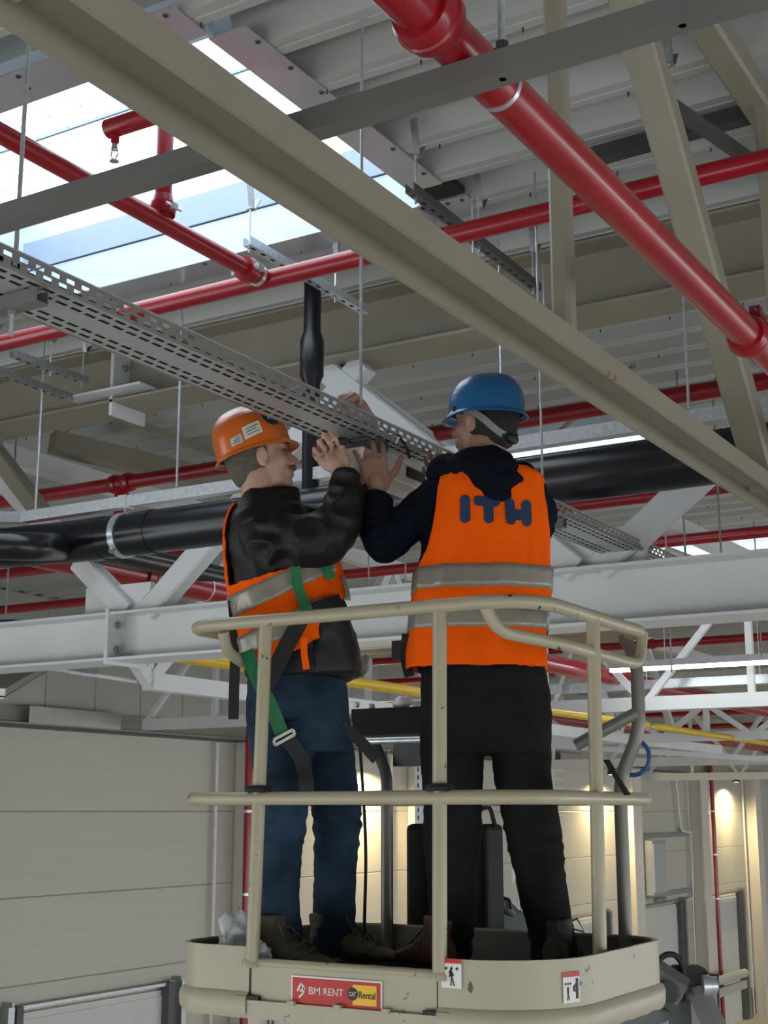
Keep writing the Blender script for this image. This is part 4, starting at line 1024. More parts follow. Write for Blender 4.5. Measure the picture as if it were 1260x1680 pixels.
def ribbon(name, pts, w_, m, parent, t_=.003, nrm=None):
    "flat webbing strap through points, facing the given normal"
    pts = [Vector(p) for p in pts]; pts, _ = dense_pts(pts, [1] * len(pts), 5); g = MB(); n_ = Vector(nrm) if nrm is not None else -_fh; rr = []
    for i, p in enumerate(pts):
        tg = (pts[min(i + 1, len(pts) - 1)] - pts[max(i - 1, 0)]).normalized(); s_ = tg.cross(n_).normalized(); k = s_.cross(tg).normalized()
        rr.append([p + s_ * w_ / 2 + k * t_ / 2, p - s_ * w_ / 2 + k * t_ / 2, p - s_ * w_ / 2 - k * t_ / 2, p + s_ * w_ / 2 - k * t_ / 2])
    return g.rings(rr).build(name, m, parent, smooth=40)
def hand(m, wrist, d, back, side, curl, spread=.10, thumb=(.5, .5), scale=1.0, tl=1.0):
    "palm and five fingers: d = towards the fingers, back = out of the back of the hand, side = towards the thumb"
    d = Vector(d).normalized(); back = (Vector(back) - d * Vector(back).dot(d)).normalized(); side = Vector(side); side = (side - d * side.dot(d) - back * side.dot(back)).normalized()
    k = scale; w0 = Vector(wrist)
    rot = Matrix((side, d, back)).transposed()
    m.ell(w0 + d * .050 * k, (.041 * k, .052 * k, .017 * k), rot, 16, 10); m.ell(w0 + d * .075 * k, (.043 * k, .026 * k, .014 * k), rot, 14, 8); m.ell(w0 + d * .03 * k + side * .024 * k - back * .008 * k, (.020 * k, .034 * k, .016 * k), rot, 12, 8)
    chain(m, [w0 - d * .06 * k, w0, w0 + d * .03 * k], [.029 * k, .026 * k, .027 * k], 12)
    L = [(.046, .027, .022), (.050, .031, .024), (.046, .029, .023), (.036, .022, .020)]
    for i in range(4):
        b = w0 + d * (.094 - (.006 if i in (0, 2) else .014 if i == 3 else 0)) * k + side * (.032 - .0215 * i) * k
        a = 0.0; pts = [b - d * .02 * k, b]; dd = (d + side * (1.3 - i) * spread).normalized(); c = curl[i] if isinstance(curl, (list, tuple)) else curl
        for q, l in enumerate(L[i]):
            a += c * (1.0, 1.15, .8)[q]; v = dd * math.cos(a) - back * math.sin(a); pts.append(pts[-1] + v * l * k)
        r = (.0092, .0092, .0084, .0078, .0066); sc_ = (1, 1.03, 1, .88)[i] * k
        chain(m, pts, [x * sc_ for x in r], 10)
    b = w0 + d * .028 * k + side * .034 * k - back * .006 * k
    v0 = (side * thumb[0] + d * thumb[1] - back * .25).normalized(); v1 = (v0 * .75 + d * .5 - back * .12 * tl).normalized()
    chain(m, [b - v0 * .015 * k, b + v0 * .036 * k, b + v0 * .036 * k + v1 * .032 * k, b + v0 * .036 * k + v1 * .056 * k], [.0135 * k, .0115 * k, .0102 * k, .0085 * k], 10)
    return m
def head(m, c, f, u, nk, big=1.0):
    "skull, jaw, nose, brow, lips, ears and neck"
    f = Vector(f).normalized(); u = Vector(u); u = (u - f * u.dot(f)).normalized(); l = u.cross(f)
    rot = Matrix((f, l, u)).transposed(); c = Vector(c); T = lambda a, b, e: c + f * a + l * b + u * e
    E_ = lambda p, r: m.ell(T(*p), r, rot, 18, 12)
    E_((-.006, 0, .032), (.097, .076, .092)); E_((.040, 0, -.022), (.056, .062, .082)); E_((.040, 0, -.075), (.046, .050, .042)); E_((.074, 0, -.098), (.022, .026, .020))
    E_((.080, 0, .022), (.020, .050, .014)); E_((.062, .036, -.028), (.030, .024, .028)); E_((.062, -.036, -.028), (.030, .024, .028))
    chain(m, [T(.088, 0, .008), T(.102, 0, -.012), T(.115, 0, -.030)], [.010, .0115, .0135], 10); E_((.104, .012, -.036), (.012, .009, .009)); E_((.104, -.012, -.036), (.012, .009, .009))
    E_((.092, 0, -.062), (.014, .026, .0075)); E_((.090, 0, -.075), (.014, .023, .0075)); E_((.084, 0, -.066), (.014, .034, .022))
    for s in (-1, 1):
        m.ell(T(.006, s * .079, -.014), (.020, .008, .033), rot @ Euler((s * -.15, .12, s * .35)).to_matrix(), 14, 10); m.ell(T(.010, s * .083, -.038), (.010, .006, .012), rot, 10, 8)
    chain(m, [T(-.012, 0, -.05), (T(-.02, 0, -.12) + Vector(nk)) / 2, Vector(nk)], [.060, .060, .066], 16)
    return T, rot
def helmet(name, c, f, u, m, parent, a=.128, b=.108, h=.135, peak=.045, ridge=0.0):
    f = Vector(f).normalized(); u = Vector(u); u = (u - f * u.dot(f)).normalized(); l = u.cross(f); c = Vector(c)
    prof = [(1.0, 0), (.995, .12), (.985, .28), (.955, .45), (.895, .60), (.79, .75), (.64, .865), (.45, .945), (.22, .985), (.02, 1.0)]
    def H(th, v, off=0.0):
        x = v * (len(prof) - 1); i = min(int(x), len(prof) - 2); t = x - i
        r = prof[i][0] * (1 - t) + prof[i + 1][0] * t; z = prof[i][1] * (1 - t) + prof[i + 1][1] * t
        rg = ridge * math.exp(-(math.sin(th) * r * 3.4) ** 2) * min(1, v * 2.2)
        return c + f * ((a + off) * r * math.cos(th)) + l * ((b + off) * r * math.sin(th)) + u * (h * z + rg + off * v)
    n = 56; nv = 30; g = MB(); rr = []
    def brim(th, k, dz):
        pk = peak * max(0, math.cos(th)) ** 2.5 + .011
        return c + f * ((a + pk * k) * math.cos(th)) + l * ((b + pk * k * .8) * math.sin(th)) + u * dz
    for k, dz in ((1.0, -.013), (1.0, -.009), (.55, -.004)): rr.append([brim(2 * pi * j / n, k, dz - .010 * k * max(0, math.cos(2 * pi * j / n))) for j in range(n)])
    for i in range(nv + 1): rr.append([H(2 * pi * j / n, i / nv) for j in range(n)])
    g.rings(rr, cap=False); g.f.append(tuple(len(g.v) - n + j for j in range(n)))
    o = g.build(name, m, parent, smooth=75); s_ = o.modifiers.new('s', 'SOLIDIFY'); s_.thickness = .0035; s_.offset = -1; bake(o); shade(o.data, 60)
    return o, H
def patch(name, H, th0, th1, v0, v1, m, parent, off=.0015, n=10, mask=None, skew=0.0):
    g = MB(); K = n + 1
    for i in range(K):
        for j in range(K):
            th = th0 + (th1 - th0) * j / n; v = v0 + (v1 - v0) * i / n + skew * (j / n - .5); g.v.append(tuple(H(th, v, off)))
    for i in range(n):
        for j in range(n):
            if mask is None or mask((j + .5) / n * 2 - 1, (i + .5) / n * 2 - 1): g.f.append((i * K + j, i * K + j + 1, (i + 1) * K + j + 1, (i + 1) * K + j))
    me = bpy.data.meshes.new(name); me.from_pydata(g.v, [], g.f); me.materials.append(m)
    bm = bmesh.new(); bm.from_mesh(me); bmesh.ops.delete(bm, geom=[v for v in bm.verts if not v.link_faces], context='VERTS'); bm.to_mesh(me); bm.free()
    o = obj(name, me, parent); s_ = o.modifiers.new('s', 'SOLIDIFY'); s_.thickness = .001; bake(o); return o
def boot(parent, heel, d, m_up, m_sole, lace=True, L=.29):
    d = Vector((d[0], d[1], 0)).normalized(); s = Vector((d.y, -d.x, 0)); heel = Vector((heel[0], heel[1], ZFL)); rot = Matrix((d, s, Vector((0, 0, 1)))).transposed()
    T = lambda a, b, z: heel + d * a + s * b + Vector((0, 0, z))
    m = MB(); rr = []
    for a, w_, z1 in ((.0, .030, .10), (.01, .036, .12), (.05, .040, .14), (.09, .041, .145), (.12, .043, .12), (.16, .047, .092), (.21, .050, .075), (.25, .046, .062), (.28, .034, .048), (.29, .02, .038)):
        rr.append([T(a, w_ * math.copysign(abs(math.cos(q)) ** .8, math.cos(q)), .028 + (z1 - .028) * (.5 + .5 * math.sin(q))) for q in [2 * pi * k / 16 for k in range(16)]])
    m.rings(rr); m.tube([T(.055, 0, .09), T(.045, 0, .17)], [.045, .05], 16)
    blob('boot', m, .006, m_up, parent, 5, folds(.0025, 40))
    g = MB(); out_ = [(.0, -.028), (-.008, 0), (.0, .028), (.05, .042), (.11, .042), (.17, .052), (.23, .052), (.275, .038), (.298, 0), (.275, -.038), (.23, -.052), (.17, -.052), (.11, -.042), (.05, -.042)]
    g.rings([[T(a, b, 0) for a, b in out_], [T(a, b, .028) for a, b in out_]]); g.build('sole', m_sole, parent)
    if lace:
        k = MB()
        for i in range(4):
            a = .105 + .032 * i; z = .140 - .019 * i
            k.tube([T(a, -.030, z - .014), T(a + .012, 0, z + .006), T(a + .004, .030, z - .014)], .0028, 6); k.tube([T(a, .030, z - .014), T(a + .016, 0, z + .004), T(a + .03, -.03, z - .03)], .0028, 6)
        k.tube([T(.10, .01, .145), T(.12, .05, .16), T(.15, .065, .12), T(.12, .02, .135)], .003, 6)
        k.build('laces', mat('boot_laces', (.10, .085, .065), .8), parent, kind='stuff')

skin = mat('skin', (.34, .185, .130), .48, var=.10, scale=18, bump=.15, bscale=140)
skinL = mat('skin_light', (.46, .27, .20), .48, var=.10, scale=18, bump=.15, bscale=140)
navy = mat('navy_hoodie', (.004, .0055, .0125), .9, var=.25, scale=60, bump=.3, bscale=400, spec=.12)
blkj = mat('black_jacket', (.009, .0087, .008), .5, var=.2, scale=30, bump=.2, bscale=300, spec=.3)
orng = mat('hi_vis_orange', (1.0, .115, .002), .7, var=.05, scale=10, bump=.25, bscale=260, spec=.08)
refl = mat('reflective_tape', (.30, .275, .23), .35, .25, var=.06, scale=30)
jean = mat('blue_denim', (.022, .042, .070), .8, var=.45, scale=9, bump=.3, bscale=350, spec=.12)
blkt = mat('charcoal_trousers', (.013, .0125, .012), .85, var=.25, scale=12, bump=.25, bscale=350, spec=.12)
green = mat('green_webbing', (.012, .16, .055), .6, var=.15, scale=60)
blkw = mat('black_webbing', (.008, .008, .009), .6)
prnt = mat('navy_print', (.012, .030, .090), .55)

# ---------------------------------------------------------------- worker with the blue helmet (back to us)
mA = thing('person', 'worker in blue helmet and orange vest over navy hoodie, seen from behind', 'person')
DA = 4.20
A_ = lambda x, y, d=0.0: P(x, y, D=DA + d)
hf = (-_R * .80 + _fh * .58 + _Z * .10); hu = (_Z * 1 + hf * -.10)
hc = A_(797, 694, .03)
bd = MB(); Tn, hrot = head(bd, hc, hf, hu, A_(800, 790, .0))
core = [A_(792, 1180, .02), A_(795, 1050, .0), A_(800, 930, .0), A_(803, 840, .0), A_(800, 785, .0)]
chain(bd, core, [.11, .115, .13, .12, .07], 18)
# left arm raised to the tray, right arm reaching forward
wl_ = A_(619, 806, .05); 
LA = [A_(722, 818, .0), A_(634, 882, .02), A_(621, 838, .04), wl_]
chain(bd, LA, [.05, .042, .036, .028], 14)
hand(bd, wl_ + Vector((0, 0, .005)), A_(609, 745, .06) - wl_, -_fh * 1 + _R * .1, _R, [.42, .40, .45, .30], .13, (.85, .7), 1.12)
RA = [A_(878, 830, .02), A_(845, 900, .22), A_(775, 850, .30), A_(742, 806, .30)]
chain(bd, RA, [.05, .042, .034, .028], 14)
hand(bd, RA[-1], A_(700, 756, .28) - RA[-1], _fh * -.6 + _Z * -.5, _Z, [.5, .5, .5, .5], .08, (.5, .8))
for hx, kn, an in (((752, 1200), (750, 1345), (742, 1590)), ((848, 1200), (880, 1345), (905, 1590))):
    chain(bd, [A_(*hx, .02), A_(*kn, .0), A_(*an, .02)], [.075, .052, .04], 14)
blob('body', bd, .0042, skin, mA, 4)
# hair at the nape
hr = MB(); hr.ell(Tn(-.022, 0, .010), (.092, .081, .095), hrot, 20, 14); hr.ell(Tn(-.06, 0, -.045), (.045, .06, .045), hrot, 16, 10)
blob('hair', hr, .006, mat('dark_hair', (.014, .012, .011), .7, bump=.6, bscale=300), mA, 3, folds(.002, 60))
blueH = mat('blue_helmet_shell', (.006, .10, .26), .28, var=.04, coat=.2)
hup = (_Z - _R * .06 + hf * -.12)
ho, HH = helmet('helmet', hc + hf * .004 + _R * .006 + _Z * .028, hf - _Z * .05, hup, blueH, mA, .128, .113, .130, .014, .006)
# harness inside the helmet: strap round the nape and ratchet
gs = mat('grey_strap', (.20, .20, .19), .5)
for s in (-1, 1):
    ribbon('helmet_strap', [Tn(.02, s * .09, .030), Tn(-.04, s * .088, -.005), Tn(-.085, s * .055, -.045), Tn(-.10, 0, -.055)], .022, gs if s > 0 else blackR, ho, .002, nrm=(Tn(-.06, s * .3, 0) - Tn(0, 0, 0)))
MB().box(Tn(.045, .098, .022), (.035, .008, .026), hrot).build('strap_clip', blackR, ho)
MB().ell(Tn(-.105, 0, -.058), (.014, .03, .018), hrot, 12, 8).build('ratchet', blackR, ho, smooth=60)
# hoodie: torso, sleeves and hood
hd_ = MB()
rg = [(790, 1105, .0, 104, .135), (790, 1040, .0, 106, .135), (792, 960, .0, 106, .135), (796, 880, .0, 102, .13), (800, 830, .0, 96, .12), (802, 800, .0, 84, .105), (803, 778, .0, 58, .085), (803, 755, .0, 40, .07)]
shA = Shell(rg, DA); hd_.rings([[shA.S(2 * pi * j / 28, i / 24) for j in range(28)] for i in range(25)])
p_, r_ = dense_pts([A_(730, 812, -.01), A_(706, 832, .0), A_(665, 862, .01), A_(632, 890, .02), A_(622, 868, .03), A_(618, 830, .04), A_(617, 812, .045)], [.072, .070, .064, .064, .060, .050, .045]); hd_.tube(p_, r_, 18)
for k in (0, 6, 15, 18, 21): hd_.ell(p_[k], (r_[k],) * 3, None, 16, 10)
p_, r_ = dense_pts([A_(862, 815, .0), A_(878, 850, .08), A_(845, 900, .22), A_(795, 860, .27), A_(752, 815, .29)], [.070, .068, .062, .054, .045]); hd_.tube(p_, r_, 18); hd_.ell(p_[10], (r_[10],) * 3, None, 16, 10)
blob('hoodie', hd_, .006, navy, mA, 4, folds(.0095, 12, f2=22, seed=2.0))
hh = MB()
pts = []
for k in range(17):
    q = 2 * pi * k / 16; pts.append((A_(790, 768, .0) + _R * (.118 * math.cos(q)) + _fh * (.10 * math.sin(q)) + _Z * (-.015 + .035 * math.sin(q) - .018 * math.cos(q))))
hh.tube(pts[:-1], [.040] * 16, 14, closed=True)
hh.ell(A_(797, 772, -.085), (.105, .060, .050), Matrix((_R, _fh, _Z)).transposed(), 18, 12); hh.ell(A_(813, 814, -.112), (.062, .036, .042), Matrix((_R, _fh, _Z)).transposed(), 18, 12); hh.ell(A_(808, 792, -.102), (.098, .046, .052), Matrix((_R, _fh, _Z)).transposed(), 18, 12)
hh.ell(A_(790, 752, -.06), (.100, .05, .040), Matrix((_R, _fh, _Z)).transposed(), 18, 12); hh.ell(A_(722, 772, -.03), (.045, .06, .04), Matrix((_R, _fh, _Z)).transposed(), 16, 10); hh.ell(A_(858, 782, -.03), (.04, .06, .045), Matrix((_R, _fh, _Z)).transposed(), 16, 10)
blob('hood', hh, .007, navy, mA, 8, folds(.008, 13, seed=6.0))
# vest
def vfold(p, u, t): 
    s = math.sin(u)
    return .006 * math.sin(9 * u + 3 * t) * (1 - t) + .010 * noise.noise(Vector((u * 2.2, t * 3, 1.5))) + .003 * noise.noise(Vector((u * 5, t * 9, 4))) + .006 * (1 - 2.5 * abs(noise.noise(Vector((u * 4.5 + t * 2, t * 2.2, 9)))))
vr = [(781, 1101, -.005, 114, .160), (783, 1040, -.005, 113, .155), (790, 970, -.005, 112, .152), (794, 910, -.005, 108, .148), (799, 860, -.005, 102, .142), (801, 825, -.005, 97, .132), (800, 800, -.005, 94, .122), (800, 784, -.005, 88, .110), (801, 770, -.003, 66, .09)]
shV = Shell(vr, DA, sq=2.5, fold=vfold)
def keepA(u, t, p):
    x, y = px_of(p); cu, su = math.cos(u), math.sin(u)
    lat = (p - A_(800, y, 0)).dot(_R)
    # arm holes
    if cu < 0:
        e = ((y - 838) / 95.0) ** 4 + ((abs(cu) - 1.0) / .15) ** 2
        if e < 1: return False
    else:
        e = ((y - 850) / 80.0) ** 4 + ((abs(cu) - 1.0) / .10) ** 2
        if e < 1: return False
    if su > .0 and abs(cu) < .06 + .35 * max(0, (t - .62)): return False
    if t > .965: return False
    return True
vest = shellmesh('vest', shV, orng, mA, 128, 90, keepA)
def tof(y, sh=shV):
    lo, hi = 0.0, 1.0
    for _ in range(30):
        md = (lo + hi) / 2
        if sh.par(md)[1] > y: lo = md
        else: hi = md
    return lo
def ycen(u, y0, k): return y0
for y0, y1, nm in ((974, 938, 0), (1038, 1005, 1)):
    for ua, ub in ((pi / 2 + .12, 2.5 * pi - .12),):
        band('reflective_stripe', shV, ua, ub, lambda u, y=y0: tof(y), lambda u, y=y1: tof(y), refl, vest, 110, 4, .002)
# lettering on the back: three rounded characters laid onto the cloth
vb = BVHTree.FromObject(vest, bpy.context.evaluated_depsgraph_get())
def on_vest(px, py, off=.0025):
    d = P(px, py, D=1.0).normalized(); h = vb.ray_cast(Vector((0, 0, 0)), d)
    if h[0] is None: return P(px, py, D=DA - .17)
    n_ = h[1] if h[1].dot(d) < 0 else -h[1]
    return h[0] + n_ * off
def letter(name, strokes, w_):
    "union of thick rounded strokes drawn on a fine raster of the cloth"
    xs = [p[0] for s in strokes for p in s]; ys = [p[1] for s in strokes for p in s]; x0, x1, y0, y1 = min(xs) - w_, max(xs) + w_, min(ys) - w_, max(ys) + w_
    st = .9; nx, ny = int((x1 - x0) / st) + 1, int((y1 - y0) / st) + 1
    def sd(px, py):
        b = 1e9
        for s in strokes:
            for (ax, ay), (bx2, by2) in zip(s, s[1:]):
                dx, dy = bx2 - ax, by2 - ay; t_ = max(0, min(1, ((px - ax) * dx + (py - ay) * dy) / (dx * dx + dy * dy + 1e-9))); b = min(b, math.hypot(px - ax - t_ * dx, py - ay - t_ * dy))
        return b - w_
    g = MB(); idx = {}
    def vid(i, j):
        if (i, j) not in idx:
            px, py = x0 + i * st, y0 + j * st; q = sd(px, py)
            if q > 0:   # pull the rim vertices onto the outline
                e = .3; gx, gy = (sd(px + e, py) - sd(px - e, py)) / (2 * e), (sd(px, py + e) - sd(px, py - e)) / (2 * e); px -= gx * q; py -= gy * q
            idx[i, j] = len(g.v); g.v.append(tuple(on_vest(px, py)))
        return idx[i, j]
    for i in range(nx):
        for j in range(ny):
            if sd(x0 + (i + .5) * st, y0 + (j + .5) * st) < 0: g.f.append((vid(i, j), vid(i + 1, j), vid(i + 1, j + 1), vid(i, j + 1)))
    o = g.build(name, prnt, vest, smooth=80); s_ = o.modifiers.new('s', 'SOLIDIFY'); s_.thickness = .0015; s_.offset = 0; bake(o)
letter('letter_i', [[(763, 821), (763, 850)]], 8.6)
letter('letter_t', [[(785, 822), (812, 824)], [(801, 824), (802, 851)]], 8.2)
letter('letter_h', [[(836, 826), (838, 853)], [(863, 829), (864, 856)], [(838, 840), (850, 846), (863, 842)]], 8.2)
# trousers
tr_ = MB(); rg = [(798, 1238, .0, 98, .13), (798, 1200, .0, 104, .145), (796, 1150, .0, 106, .145), (793, 1100, .0, 103, .135), (790, 1085, .0, 100, .13)]
shT = Shell(rg, DA); tr_.rings([[shT.S(2 * pi * j / 28, i / 12) for j in range(28)] for i in range(13)])
p_, r_ = dense_pts([A_(746, 1190, .0), A_(742, 1270, .0), A_(743, 1340, -.01), A_(741, 1400, -.01), A_(742, 1470, .01), A_(738, 1540, .02), A_(735, 1580, .02)], [.104, .094, .080, .073, .072, .066, .062]); tr_.tube(p_, r_, 20)
p_, r_ = dense_pts([A_(850, 1190, .0), A_(858, 1270, .0), A_(870, 1340, -.01), A_(880, 1400, -.01), A_(893, 1470, .01), A_(905, 1540, .02), A_(908, 1575, .02)], [.100, .087, .078, .075, .071, .064, .064]); tr_.tube(p_, r_, 20)
def ftr(p):
    x, y = px_of(p); k = math.exp(-((y - 1375) / 55) ** 2) + .8 * math.exp(-((y - 1560) / 35) ** 2) + .35
    return k * .007 * (1 - 2.2 * abs(noise.noise(Vector((p.x * 9, p.y * 9, p.z * 26 + p.x * 14))))) + .006 * noise.noise(p * 9)
blob('trousers', tr_, .0065, blkt, mA, 5, ftr)
bootM = mat('boot_leather', (.035, .030, .024), .6, var=.3, scale=30); soleM = mat('boot_sole', (.015, .014, .013), .7)
q = A_(735, 1590, .0); boot(mA, q - _fh * .06, _fh * .9 - _R * .5, mat('brown_leather', (.09, .035, .018), .55), soleM, True)
q = A_(905, 1585, .0); boot(mA, q - _fh * .06, _fh * .95 + _R * .3, bootM, soleM, True)
# tool pouch strap at the hip
ribbon('hip_strap', [A_(668, 1040, -.02), A_(664, 1075, -.02), A_(672, 1110, -.04)], .03, blkw, mA)

# ---------------------------------------------------------------- worker with the orange helmet (profile)
mBp = thing('person', 'worker in orange helmet, black jacket and jeans reaching up in profile', 'person')
DB = 4.30
B_ = lambda x, y, d=0.0: P(x, y, D=DB + d)
bf = (_R * .96 + _fh * .12 + _Z * .20); bu = _Z - bf * .2
bc = B_(424, 752, .0)
bd = MB(); Tb, brot = head(bd, bc, bf, bu, B_(430, 850, .02), 1.0)
core = [B_(490, 1180, .02), B_(487, 1060, .02), B_(470, 950, .02), B_(452, 880, .02), B_(440, 845, .02)]
chain(bd, core, [.11, .115, .125, .11, .07], 18)
wr = B_(558, 772, -.085)
chain(bd, [B_(445, 885, -.08), B_(545, 872, -.12), B_(572, 815, -.10), wr], [.05, .044, .036, .028], 14)
hand(bd, wr, B_(536, 742, -.07) - wr, -_R * .35 + _fh * .8 + _Z * .35, _Z * .8 + _R * .6, [1.35, 1.45, 1.5, 1.5], .02, (.15, .9), 1.12)
wf = P(596, 676, X=-2.37)
chain(bd, [B_(450, 870, .14), B_(545, 850, .22), B_(588, 780, .15), wf], [.05, .044, .036, .028], 14)
hand(bd, wf, P(574, 640, X=-2.36) - wf, _Z * .7 + _R * .5, -_fh * .7 - _R * .4, [1.1, 1.15, 1.15, 1.1], .04, (.6, .7), 1.0)
for hx, kn, an, dd in (((470, 1190), (462, 1345), (455, 1590), -.05), ((540, 1190), (556, 1350), (552, 1590), .10)):
    chain(bd, [B_(*hx, dd), B_(*kn, dd), B_(*an, dd)], [.075, .052, .04], 14)
blob('body', bd, .0042, skinL, mBp, 4)
hr = MB(); hr.ell(Tb(-.026, 0, .012), (.086, .080, .092), brot, 20, 14); hr.ell(Tb(-.062, 0, -.040), (.035, .058, .050), brot, 16, 10); hr.ell(Tb(.018, -.064, .02), (.012, .012, .03), brot, 10, 8)
blob('hair', hr, .006, mat('grey_hair', (.11, .095, .075), .7, bump=.6, bscale=300, var=.3, scale=60), mBp, 3, folds(.002, 60))
mo = MB(); mo.ell(Tb(.106, 0, -.052), (.010, .030, .008), brot, 14, 8); mo.build('moustache', mat('moustache', (.12, .09, .075), .8), mBp, smooth=60)
for s in (-1, 1): MB().ell(Tb(.083, s * .030, .002), (.010, .013, .008), brot, 12, 8).build('eye', mat('eye_dark', (.10, .08, .07), .3), mBp, smooth=60)
orH = mat('orange_helmet_shell', (.58, .115, .006), .30, var=.05, coat=.15)
ho, HB = helmet('helmet', bc + _Z * .024 - bf * .014, bf + _Z * .13, _Z - bf * .3, orH, mBp, .124, .110, .142, .013, .016)
stk = mat('helmet_sticker', (.62, .60, .55), .5); 
# the side turned to us is the wearer's right: theta about -pi/2
patch('name_sticker', HB, -pi / 2 - .22, -pi / 2 + .28, .15, .345, stk, ho, skew=.05); patch('small_sticker', HB, -pi / 2 - .62, -pi / 2 - .28, .10, .235, mat('helmet_sticker_grey', (.42, .47, .47), .5), ho, skew=.02)
for k in range(3):
    patch('sticker_print', HB, -pi / 2 - .14, -pi / 2 + .22 - .08 * (k % 2), .195 + .045 * k, .207 + .045 * k, mat('sticker_ink', (.10, .10, .10), .6), ho, off=.003, n=4, skew=.035); patch('sticker_print', HB, -pi / 2 - .56 + .05 * k, -pi / 2 - .34, .13 + .032 * k, .142 + .032 * k, MATS['sticker_ink'], ho, off=.003, n=4)
patch('round_badge', HB, -1.12, -.58, .26, .54, mat('badge_navy', (.012, .016, .06), .4), ho, n=16, mask=lambda x, y: x * x + y * y < 1)
for k in range(3): patch('badge_letter', HB, -.98 + .11 * k, -.935 + .11 * k, .36, .45, whiteM, ho, off=.003, n=3)
# jacket
jk = MB()
rg = [(490, 1112, .02, 86, .150), (488, 1060, .02, 87, .150), (480, 1000, .02, 88, .150), (470, 950, .02, 88, .150), (458, 900, .02, 84, .15), (448, 865, .02, 74, .145), (442, 840, .02, 60, .12), (440, 822, .01, 46, .085), (442, 810, .01, 44, .078)]
shJ = Shell(rg, DB); jk.rings([[shJ.S(2 * pi * j / 28, i / 26) for j in range(28)] for i in range(27)])
p_, r_ = dense_pts([B_(440, 885, -.06), B_(480, 890, -.11), B_(520, 885, -.135), B_(552, 862, -.130), B_(567, 825, -.115), B_(568, 795, -.10), B_(562, 778, -.09)], [.098, .092, .082, .072, .058, .046, .042]); jk.tube(p_, r_, 18)
for k in (0, 5, 10, 15, 20): jk.ell(p_[k], (r_[k],) * 3, None, 16, 10)
p_, r_ = dense_pts([B_(450, 875, .12), B_(505, 865, .20), B_(550, 850, .23), B_(582, 800, .19), P(597, 716, X=-2.44)], [.09, .08, .07, .055, .044]); jk.tube(p_, r_, 18); jk.ell(p_[10], (r_[10],) * 3, None, 16, 10)
def fjk(p):
    x, y = px_of(p); k = .5 + math.exp(-((x - 455) / 50) ** 2 - ((y - 900) / 70) ** 2) + math.exp(-((x - 555) / 25) ** 2)
    return k * .011 * (1 - 2.4 * abs(noise.noise(Vector((p.x * 12 + p.z * 9, p.y * 9, p.z * 14 - p.x * 6))))) + .004 * noise.noise(p * 14)
blob('jacket', jk, .006, blkj, mBp, 4, fjk)
cl = MB(); cl.rings([[B_(446, y, .01) + _R * (w_ * math.cos(q)) + _fh * (w_ * .85 * math.sin(q)) + _Z * (.012 * math.cos(q)) for q in [2 * pi * k / 24 for k in range(24)]] for y, w_ in ((852, .088), (834, .092), (820, .092), (808, .088))], cap=False)
o = cl.build('collar', blkj, mBp, smooth=80); s_ = o.modifiers.new('s', 'SOLIDIFY'); s_.thickness = .008; bake(o)
# vest
def vfoldB(p, u, t): return .008 * noise.noise(Vector((u * 3, t * 5, 7.5))) + .005 * (1 - 2 * abs(noise.noise(Vector((u * 4 - t * 9, t * 6 + u * 2, 3.0)))))
vr = [(489, 1100, .02, 96, .175), (486, 1060, .02, 96, .175), (479, 1010, .02, 97, .176), (470, 960, .02, 97, .178), (460, 910, .02, 92, .17), (449, 872, .02, 82, .16), (440, 845, .02, 66, .135), (437, 826, .01, 52, .10)]
shW = Shell(vr, DB, sq=2.4, fold=vfoldB)
def keepB(u, t, p):
    x, y = px_of(p); su, cu = math.sin(u), math.cos(u)
    if su < .45 and cu > -.93:                       # side turned to us: big arm opening
        yl = 955 - .30 * (x - 385)
        if y < yl: return False
    if su >= .45 and y < 930 and cu > .1: return False
    hem = 1092 - .55 * max(0, x - 445) if su < .5 else 1090
    if y > hem: return False
    if cu > .80 and abs(su) < .45 and y > 985: return False
    return True
vestB = shellmesh('vest', shW, orng, mBp, 128, 100, keepB)
def t_at(sh, u, fy):
    lo, hi = 0.0, 1.0
    for _ in range(26):
        md = (lo + hi) / 2; x, y = px_of(sh.S(u, md))
        if y > fy(x): lo = md
        else: hi = md
    return lo
sl = lambda x: 1008 - .46 * (x - 393)
band('reflective_stripe', shW, pi * .62, 2 * pi - .55, lambda u: t_at(shW, u, sl), lambda u: t_at(shW, u, lambda x: sl(x) - 37), refl, vestB, 90, 5, .0035)
band('reflective_stripe', shW, 2 * pi - .42, 2 * pi + .25, lambda u: t_at(shW, u, lambda x: 985), lambda u: t_at(shW, u, lambda x: 945), refl, vestB, 20, 5, .0035)
sl2 = lambda x: 1078 - .50 * (x - 400)
band('reflective_stripe', shW, pi * .8, 2 * pi - 1.05, lambda u: t_at(shW, u, sl2), lambda u: t_at(shW, u, lambda x: sl2(x) - 36), refl, vestB, 60, 5, .0035)
# jeans
jn = MB(); rg = [(498, 1235, .02, 78, .13), (490, 1190, .02, 84, .14), (487, 1140, .02, 83, .14), (487, 1100, .02, 80, .135), (487, 1085, .02, 78, .13)]
shT = Shell(rg, DB); jn.rings([[shT.S(2 * pi * j / 28, i / 12) for j in range(28)] for i in range(13)])
p_, r_ = dense_pts([B_(462, 1190, -.04), B_(464, 1270, -.05), B_(463, 1340, -.06), B_(459, 1400, -.05), B_(457, 1470, -.04), B_(457, 1525, -.03), B_(455, 1545, -.03)], [.108, .088, .070, .065, .063, .065, .069]); jn.tube(p_, r_, 20)
p_, r_ = dense_pts([B_(525, 1190, .06), B_(542, 1270, .08), B_(553, 1340, .08), B_(551, 1400, .09), B_(549, 1470, .10), B_(550, 1530, .10), B_(548, 1566, .10)], [.100, .082, .072, .067, .066, .063, .063]); jn.tube(p_, r_, 20)
